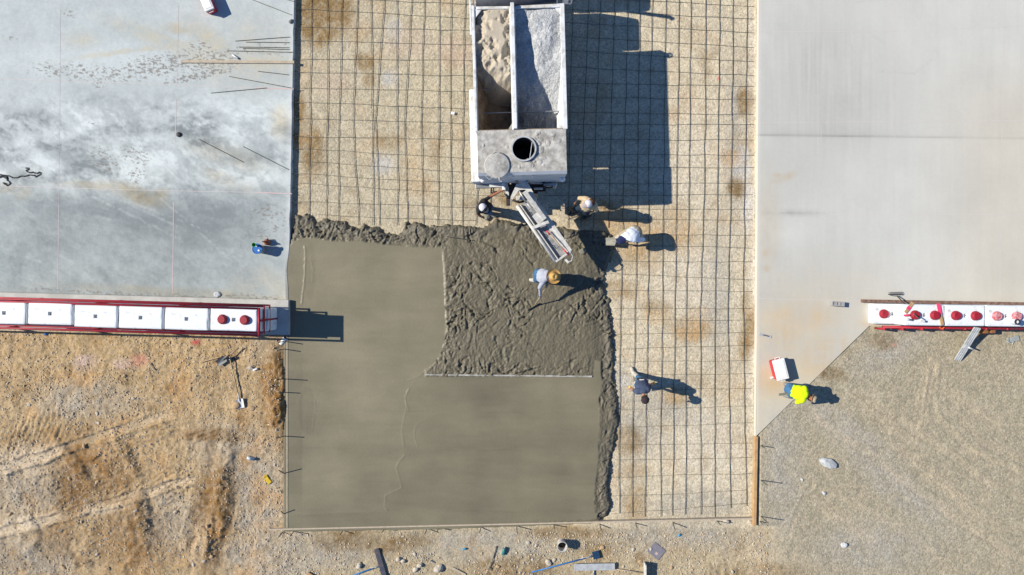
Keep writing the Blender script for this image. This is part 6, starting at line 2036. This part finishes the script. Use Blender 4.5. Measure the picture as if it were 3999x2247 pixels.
slat("wood_scrap", "short wood scrap with a pink band under the rake on the right wall", "wood scrap", (3536, 1222), (3566, 1182), 0.095, 0.025, WT, WOOD, (-0.05, 0.28))
slat("wood_stake", "pink-topped wooden stake lying across the right wall", "stake", (3681, 1270), (3665, 1187), 0.09, 0.022, WT + 0.02, WOOD, (0.25, 0.52))
can("spray_can", "bright pink spray can lying against a red stud", "spray can", Vector((*at(3542, 1232, WT + 0.04).xy, WT)), 0.033, 0.17, PINK, PINK, lying=R(4))
can("plastic_bottle", "clear bottle with yellow label beside the pink spray can", "bottle", Vector((*at(3551, 1249, WT + 0.04).xy, WT)), 0.032, 0.20, GLASS, mat("yellow_label", (0.75, 0.55, 0.02), 0.5), lying=R(-8), neck=0.013)
can("drink_can", "silver can standing near the rake handle's end on the right wall", "can", Vector((*at(3600, 1254, WT).xy, WT)), 0.033, 0.13, ALU, WPLAST)
jp = at(3948, 1256, WT)
jug = thing("water_jug", "clear water jug with dark ring lid standing on the right wall", "jug", (jp.x, jp.y, WT))
MB().lathe([(0, 0), (0.075, 0.0), (0.08, 0.02), (0.08, 0.20), (0.07, 0.24), (0, 0.24)], 20).build("jug_body", GLASS, jug, smooth=True)
MB().lathe([(0.045, 0.24), (0.085, 0.24), (0.088, 0.27), (0.05, 0.275), (0.045, 0.25)], 20).build("lid_ring", DARK, jug)
MB().lathe([(0, 0.252), (0.046, 0.252)], 16).build("lid_disc", WPLAST, jug)
tw = at(3676, 1277, 0.64)
twn = thing("twine_bundle", "orange twine bundle tied on the red rail of the right wall", "twine", tw)
for k in range(7):
    a0 = random.uniform(0, 6)
    pts = [tw + Vector((0.075 * math.cos(a0 + i * 1.05) + random.uniform(-.015, .015), 0.055 * math.sin(a0 + i * 1.05), 0.03 + 0.02 * math.sin(i * 2 + k))) for i in range(7)]
    MB(tw).tube(pts, 0.011, 5).build("twine_loop", ORANGE, twn, smooth=True)
ft = thing("bull_float", "ribbed aluminium bull float leaning on the red rail of the right wall", "bull float", at(3737, 1408, 0.14))
fo = ft.location
f0, f1 = at(3738, 1407, 0.15), at(3817, 1279, 0.74)
dx_ = (f1 - f0)
tx_ = dx_.normalized()
ty_ = Vector((0, 0, 1)).cross(tx_).normalized()
tz_ = tx_.cross(ty_)
MF = Matrix.Translation(f0) @ Matrix(((tx_.x, ty_.x, tz_.x, 0), (tx_.y, ty_.y, tz_.y, 0), (tx_.z, ty_.z, tz_.z, 0), (0, 0, 0, 1)))
Lf = dx_.length
MB(fo).box((Lf / 2, 0, 0), (Lf, 0.205, 0.018), M=MF, ch=0.004).build("blade", ALU, ft)
for y in (-0.088, -0.03, 0.03, 0.088):
    MB(fo).box((Lf / 2, y, 0.022), (Lf, 0.022, 0.028), M=MF, ch=0.004).build("rib", ALU, ft)
MB(fo).box((Lf * 0.44, 0.0, 0.05), (0.14, 0.15, 0.04), M=MF, ch=0.01).build("bracket", ALU, ft)
MB(fo).tube([MF @ Vector((Lf * 0.44, -0.04, 0.07)), MF @ Vector((Lf * 0.44 - 0.02, -0.20, 0.10))], 0.026, 8).build("handle_socket", ALU, ft, smooth=True)
# leather pouch, grey glove, litter
pp = at(3848, 1296, 0.36)
pouch = thing("tool_pouch", "brown leather tool belt hanging in the shade below the right wall's rail", "tool belt", pp)
MB().box((-0.10, 0.03, 0.02), (0.20, 0.16, 0.30), ch=0.04).build("pouch_pocket", LEATHER, pouch)
MB().box((0.14, 0.02, 0.04), (0.17, 0.13, 0.25), ch=0.04).build("pouch_pocket", LEATHER, pouch)
MB().box((0.03, 0.09, 0.17), (0.62, 0.02, 0.06), ch=0.008).build("belt_strap", LEATHER, pouch)
MB().box((0.0, -0.06, -0.12), (0.10, 0.10, 0.14), ch=0.03).build("hammer_loop", LEATHER, pouch)


def glove(label, px, py, rz, m, z=None, s=1.0):
    p = at(px, py, 0.05)
    zz = gz(p.x, p.y) if z is None else z
    root = thing("work_glove", label, "glove", (p.x, p.y, zz), rz)
    MB().box((0, 0, 0.022 * s), (0.115 * s, 0.10 * s, 0.035 * s), ch=0.014).build("palm", m, root)
    MB().box((-0.095 * s, 0, 0.022 * s), (0.09 * s, 0.115 * s, 0.032 * s), ch=0.012).build("cuff", m, root)
    for k in range(4):
        y = (0.038 - 0.026 * k) * s
        a = 0.16 - 0.11 * k
        L = (0.075, 0.085, 0.08, 0.065)[k] * s
        MB().tube([(0.045 * s, y, 0.022 * s), (0.05 * s + L * math.cos(a), y + L * math.sin(a), 0.02 * s)], [0.014 * s, 0.011 * s], 6).build("finger", m, root, smooth=True)
    MB().tube([(-0.01 * s, 0.05 * s, 0.022 * s), (0.03 * s, 0.10 * s, 0.022 * s)], [0.016 * s, 0.012 * s], 6).build("thumb", m, root, smooth=True)
    return root


glove("yellow work glove dropped on the gravel left of the fresh concrete", 1046, 1870, R(125), mat("yellow_leather", (0.66, 0.45, 0.02), 0.7), s=1.15)
glove("grey work glove lying on the gravel below the right wall", 3944, 1325, R(195), mat("grey_cloth", (0.33, 0.36, 0.36), 0.85), s=1.5)
p = at(984, 1789, 0.06)
can("plastic_bottle", "crushed white and blue water bottle on the gravel left of the concrete", "bottle", Vector((p.x, p.y, gz(p.x, p.y))), 0.05, 0.24, GLASS, BLUEP, lying=R(-15), neck=0.02)
p = at(999, 1443, 0.06)
can("drink_can", "shiny crushed can on the dirt right of the two shovels", "can", Vector((p.x, p.y, gz(p.x, p.y))), 0.035, 0.15, WPLAST, ALU, lying=R(20))
p = at(906, 1402, 0.12)
can("plastic_bottle", "dark bottle lying where the two shovel handles meet", "bottle", Vector((p.x, p.y, gz(p.x, p.y) + 0.01)), 0.05, 0.20, mat("dark_teal_plastic", (0.012, 0.035, 0.06), 0.3), WPLAST, lying=R(20), neck=0.02)
p = at(178, 1305, 0.06)
can("drink_can", "small crushed blue can on the dirt just below the left red rail", "can", Vector((p.x, p.y, gz(p.x, p.y))), 0.032, 0.12, BLUEP, ALU, lying=R(15))
p = at(3017, 1475, SLAB + 0.03)
can("drink_can", "white can lying at the cooler's lower corner", "can", Vector((p.x, p.y, SLAB + 0.002)), 0.033, 0.12, WPLAST, ALU, lying=R(10))
p = at(2989, 1311, SLAB + 0.02)
tr = thing("hand_float", "long steel trowel lying on the new slab's edge", "trowel", (p.x, p.y, SLAB + 0.004), R(-15))
MB().box((0, 0, 0.006), (0.40, 0.085, 0.010), ch=0.003).build("blade", ALU, tr)
MB().tube([(-0.08, 0, 0.01), (-0.06, 0, 0.05), (0.08, 0, 0.05), (0.10, 0, 0.01)], 0.013, 6).build("handle", mat("maroon_grip", (0.10, 0.05, 0.05), 0.6), tr)

# ------------------------------------------------------------------ tools along the bottom


def pole_tool(name, label, cat, a, b, head_c, head, head_rz, m_head, m_pole=None, z=None, hz=0.03, ferrule=True, rim=False):
    """long-handled tool lying on the ground: pole from a to b, flat head at head_c"""
    p, q = gat(*a, 0.03), gat(*b, 0.05)
    root = thing(name, label, cat, q)
    MB(q).tube([p, p.lerp(q, 0.5) + Vector((0, 0, 0.01)), q], 0.021, 8).build("pole", m_pole or BLUEMET, root, smooth=True)
    if ferrule:
        MB(q).tube([p.lerp(q, 0.80 if (q - p).length > 1 else 0.55), q], 0.023, 8).build("ferrule", ALU, root, smooth=True)
    hc_ = gat(*head_c, hz)
    MB(q).box(hc_, head, rz=head_rz, ch=0.008).build("head", m_head, root)
    if rim:
        MB(q).box(hc_ + Vector((0, 0, head[2] / 2 + 0.01)), (head[0], 0.03, 0.03), rz=head_rz, ch=0.006).build("spine", m_head, root)
    return root


BLUEDARK = mat("blue_black_resin", (0.045, 0.055, 0.085), 0.45, scale=5, col2=(0.10, 0.085, 0.085))
pole_tool("bull_float", "dark round-ended bull float with blue pole at the bottom edge", "bull float", (1335, 2262), (1480, 2209), (1494, 2198), (0.02, 0.02, 0.02), 0, BLUEDARK)
fl_ = gat(1497, 2212, 0.05)
root = [o for o in COL.objects if o.get("label", "").startswith("dark round-ended")][0]
L0, L1 = gat(1474, 2150, 0.06), gat(1515, 2290, 0.06)
ax = (L1 - L0)
MB(root.location).box((L0 + L1) / 2, (ax.length, 0.17, 0.035), rz=math.atan2(ax.y, ax.x), ch=0.015).build("blade", BLUEDARK, root)
MB(root.location).lathe([(0, -0.018), (0.085, -0.018), (0.085, 0.017), (0, 0.017)], 16, Matrix.Translation(L0)).build("rounded_end", BLUEDARK, root)
pole_tool("edging_tool", "bright blue pole with small square navy head below the bucket", "edger", (2077, 2231), (2312, 2170), (2327, 2165), (0.22, 0.25, 0.02), R(14), mat("navy_steel", (0.012, 0.045, 0.10), 0.5), hz=0.07)
pole_tool("bull_float", "wide grey aluminium bull float with blue pole at the bottom edge", "bull float", (2320, 2300), (2318, 2226), (2320, 2210), (1.30, 0.215, 0.03), R(1), ALU, hz=0.10, rim=False)
bp = gat(2190, 2131)
pb = at(2196, 2136, 0.40)
bkt = thing("bucket", "open white bucket with dark inside below the bottom form", "bucket", (pb.x, pb.y, bp.z - 0.03))
MB().lathe([(0, 0.0), (0.125, 0.0), (0.150, 0.34), (0.160, 0.345), (0.160, 0.365), (0.146, 0.365), (0.122, 0.02), (0, 0.015)], 30).build("pail", mat("stained_white_plastic", (0.62, 0.60, 0.55), 0.55, var=0.2), bkt, smooth=False)
MB().lathe([(0, 0.09), (0.128, 0.09)], 24).build("bucket_dregs", mat("dark_slurry", (0.05, 0.04, 0.03), 0.7), bkt)
MB().tube([(0.155, 0.03, 0.33), (0.10, -0.15, 0.37), (-0.05, -0.18, 0.36), (-0.155, -0.02, 0.33)], 0.006, 6).build("bail", STEEL, bkt)
p = gat(1968, 2150)
can("drink_can", "teal can lying among the gravel below the bottom form", "can", p - Vector((0, 0, 0.02)), 0.055, 0.23, mat("teal_can", (0.02, 0.17, 0.16), 0.45), ALU, lying=R(80))
p = gat(1813, 2144)
can("drink_can", "small sky-blue carton on the gravel left of the teal can", "carton", p - Vector((0, 0, 0.02)), 0.03, 0.11, mat("sky_blue_card", (0.05, 0.33, 0.55), 0.6), WPLAST, lying=R(15))
p = gat(2651, 2090)
can("drink_can", "tiny crumpled blue can below the bottom form's right part", "can", p - Vector((0, 0, 0.02)), 0.03, 0.10, mat("sky_blue_card", (0.05, 0.33, 0.55)), ALU, lying=R(40))
p = gat(1690, 2193)
tag(MB(p).box(p, (0.16, 0.03, 0.02), rz=R(-28), ch=0.004).build("plastic_strip", mat("slate_plastic", (0.12, 0.15, 0.20), 0.6)), "short slate-blue strip on the dirt above the largest stone", "strip").location = p
hk = thing("wire_hook", "thin hooked iron bar lying left of the teal can", "hook", gat(1920, 2190))
MB(hk.location).tube([gat(1940, 2132, 0.03), gat(1930, 2165, 0.03), gat(1919, 2200, 0.03), gat(1912, 2222, 0.03), gat(1918, 2228, 0.03), gat(1922, 2214, 0.03)], 0.012, 6).build("bar", REBAR, hk, smooth=True)
slat("wood_scrap", "grey weathered stick lying at the bottom right of the largest stone", "stick", (1765, 2218), (1818, 2246), 0.06, 0.03, gat(1790, 2232).z, PALEWOOD)
slat("wood_scrap", "yellow timber offcut cut by the bottom edge", "wood scrap", (1200, 2240), (1235, 2262), 0.09, 0.04, gat(1215, 2250).z, WOOD)
slat("wood_scrap", "thin stick lying on the dirt right of the red paint patch", "stick", (579, 1418), (600, 1447), 0.03, 0.02, gat(590, 1432).z, PALEWOOD)
# push broom standing on its side
pbm = gat(2515, 2220)
br_ = thing("push_broom", "broom-like float standing on edge near the bottom right tools", "float", pbm)
MB(pbm).box(pbm + Vector((0, -0.15, 0.16)), (0.035, 0.75, 0.30), ch=0.006).build("head", CHUTE, br_)
MB(pbm).tube([gat(2408, 2222, 0.05), gat(2450, 2228, 0.04), gat(2508, 2236, 0.05)], 0.016, 8).build("pole", PALEWOOD, br_, smooth=True)
# square grey slab of plastic with a paper label
pq = at(2564, 2153, 0.08)
pad = thing("plastic_board", "square grey plastic panel with a small label lying on the gravel", "panel", (pq.x, pq.y, gz(pq.x, pq.y) + 0.012), R(-40))
MB().box((0, 0, 0.008), (0.46, 0.39, 0.016), ch=0.004).build("sheet", mat("mauve_grey_plastic", (0.205, 0.195, 0.225), 0.6, var=0.2, scale=9), pad)
MB().box((0.05, -0.06, 0.019), (0.085, 0.09, 0.003)).build("label", mat("paper_label", (0.55, 0.48, 0.43), 0.8, scale=60, col2=(0.34, 0.2, 0.18)), pad)
p = at(1768, 443, 0.04)
tag(MB().add([(-0.06, -0.04, 0.02), (0.05, -0.05, 0.012), (0.07, 0.03, 0.03), (0.0, 0.05, 0.012), (-0.06, 0.04, 0.03)], [(0, 1, 2, 3, 4), (4, 3, 2, 1, 0)]).build("paper_scrap", WPLAST), "white paper scrap on the bars left of the truck", "paper").location = (p.x, p.y, 0.05)


# ------------------------------------------------------------------ stones that can be told apart
def stone(label, px, py, r, m=STONE, group=None, z=None, flat=0.7, seed=0, jag=0.22, name="stone", ax=1.25):
    rs = np.random.default_rng(seed)
    bmm = bmesh.new()
    bmesh.ops.create_icosphere(bmm, subdivisions=2, radius=1)
    ph = rs.uniform(0, 6, 6)
    for v in bmm.verts:
        c = v.co
        k = 1 + jag * (math.sin(2.1 * c.x + ph[0]) * math.cos(2.7 * c.y + ph[1]) + 0.6 * math.sin(3.9 * c.z + 2.2 * c.x + ph[2])) + rs.uniform(-1, 1) * jag * 0.22
        v.co = Vector((c.x * ax * k, c.y * k, c.z * flat * k)) * r
    me = bpy.data.meshes.new(name)
    bmm.to_mesh(me)
    bmm.free()
    me.materials.append(m)
    o = bpy.data.objects.new(name, me)
    COL.objects.link(o)
    p = at(px, py, r * 0.5)
    zz = gz(p.x, p.y) if z is None else z
    o.location = (p.x, p.y, zz + r * flat * 0.45)
    o.rotation_euler = (0, 0, rs.uniform(0, 6.28))
    return tag(o, label, "stone", group)


st = stone("large white rock alone on the right gravel", 3228, 1805, 0.165, mat("chalky_rock", (0.46, 0.48, 0.485), 0.9, scale=9, bump=0.8, bscale=25, col2=(0.34, 0.355, 0.36)), flat=0.6, seed=3, jag=0.24, ax=1.6, name="boulder")
st.rotation_euler = (0, 0, R(-8))
stone("small grey stone on the gravel straight below the white rock, near the tyre marks", 3212, 1923, 0.055, BOULDER, seed=4)
stone("grey stone low on the right gravel, far below the white rock", 3290, 2123, 0.085, BOULDER, seed=5)
stone("small grey stone left of and below the white rock", 3126, 1869, 0.04, BOULDER, seed=6)
stone("tan stone pressed against the bottom form's right end", 2838, 2037, 0.085, STONE, seed=7)
stone("tan stone just left of the timber form's foot", 2930, 2040, 0.06, STONE, seed=8)
stone("largest pale stone along the bottom, right of the dark bull float", 1712, 2218, 0.125, STONE, seed=9, flat=0.85)
stone("pale stone upper of the pair left of the largest bottom stone", 1640, 2204, 0.075, STONE, seed=10, flat=0.9)
stone("pale stone lower of the pair left of the largest bottom stone", 1624, 2221, 0.075, STONE, seed=11, flat=0.9)
stone("pale stone right one of two touching stones near the dark bull float", 1575, 2189, 0.065, STONE, seed=12, flat=0.9)
stone("pale stone left one of two touching stones near the dark bull float", 1558, 2181, 0.065, STONE, seed=13, flat=0.9)
stone("pale stone left of the dark bull float above its blue pole", 1403, 2208, 0.085, STONE, seed=14, flat=0.85)
stone("pale angular stone above the middle of the bright blue pole", 2140, 2195, 0.085, STONE, seed=15, flat=0.6)
stone("pale stone up and right of the angular one by the blue pole", 2163, 2186, 0.06, STONE, seed=16)
stone("tan stone touching the pale shovel blade's left corner", 922, 1585, 0.105, mat("tan_stone", (0.47, 0.33, 0.19), 0.9), seed=17, flat=0.5)
stone("flat tan stone right of the pale shovel blade", 982, 1595, 0.085, mat("tan_stone", (0.47, 0.33, 0.19)), seed=18, flat=0.5, ax=1.5)
stone("grey stone beside the shiny crushed can", 981, 1437, 0.075, STONE, seed=19)
stone("pale stone on the slab just above the red rail", 855, 1150, 0.08, BOULDER, z=SLAB, seed=20, ax=1.4)
stone("small dark stone at the old slab's edge near the top", 1142, 91, 0.06, mat("dark_grey_stone", (0.2, 0.2, 0.2), 0.9), z=SLAB, seed=21, ax=1.4)
stone("lump of wet concrete on the ground beside the black-shirted man", 1897, 843, 0.125, mat("wet_lump", (0.22, 0.21, 0.16), 0.8, bump=0.9, bscale=30), seed=22, flat=0.7, jag=0.3, name="concrete_lump")
stone("dark lump of concrete in the chute's shadow on the fresh concrete", 2272, 983, 0.10, mat("wet_lump", (0.2, 0.2, 0.16)), z=0.18, seed=23, flat=0.5, name="concrete_lump")
rs = random.Random(5)
for i in range(46):
    while True:
        x, y = rs.uniform(20, 1090), rs.uniform(1335, 2230)
        if y > foot_low(x) + 40 and not (780 < x < 1000 and 1350 < y < 1610):
            break
    stone("small loose stone scattered on the dirt left of the fresh concrete", x, y, rs.uniform(0.028, 0.055), STONE if i % 4 == 0 else mat("tan_stone", (0.47, 0.33, 0.19)), "stones scattered on the left dirt", seed=100 + i, flat=0.5, jag=0.3, ax=1.4)
for i in range(12):
    x, y = rs.uniform(1120, 2900), rs.uniform(2095, 2235)
    stone("small loose stone scattered on the gravel below the bottom form", x, y, rs.uniform(0.03, 0.06), STONE if i % 3 else mat("tan_stone", (0.47, 0.33, 0.19)), "stones scattered below the bottom form", seed=300 + i, flat=0.65)
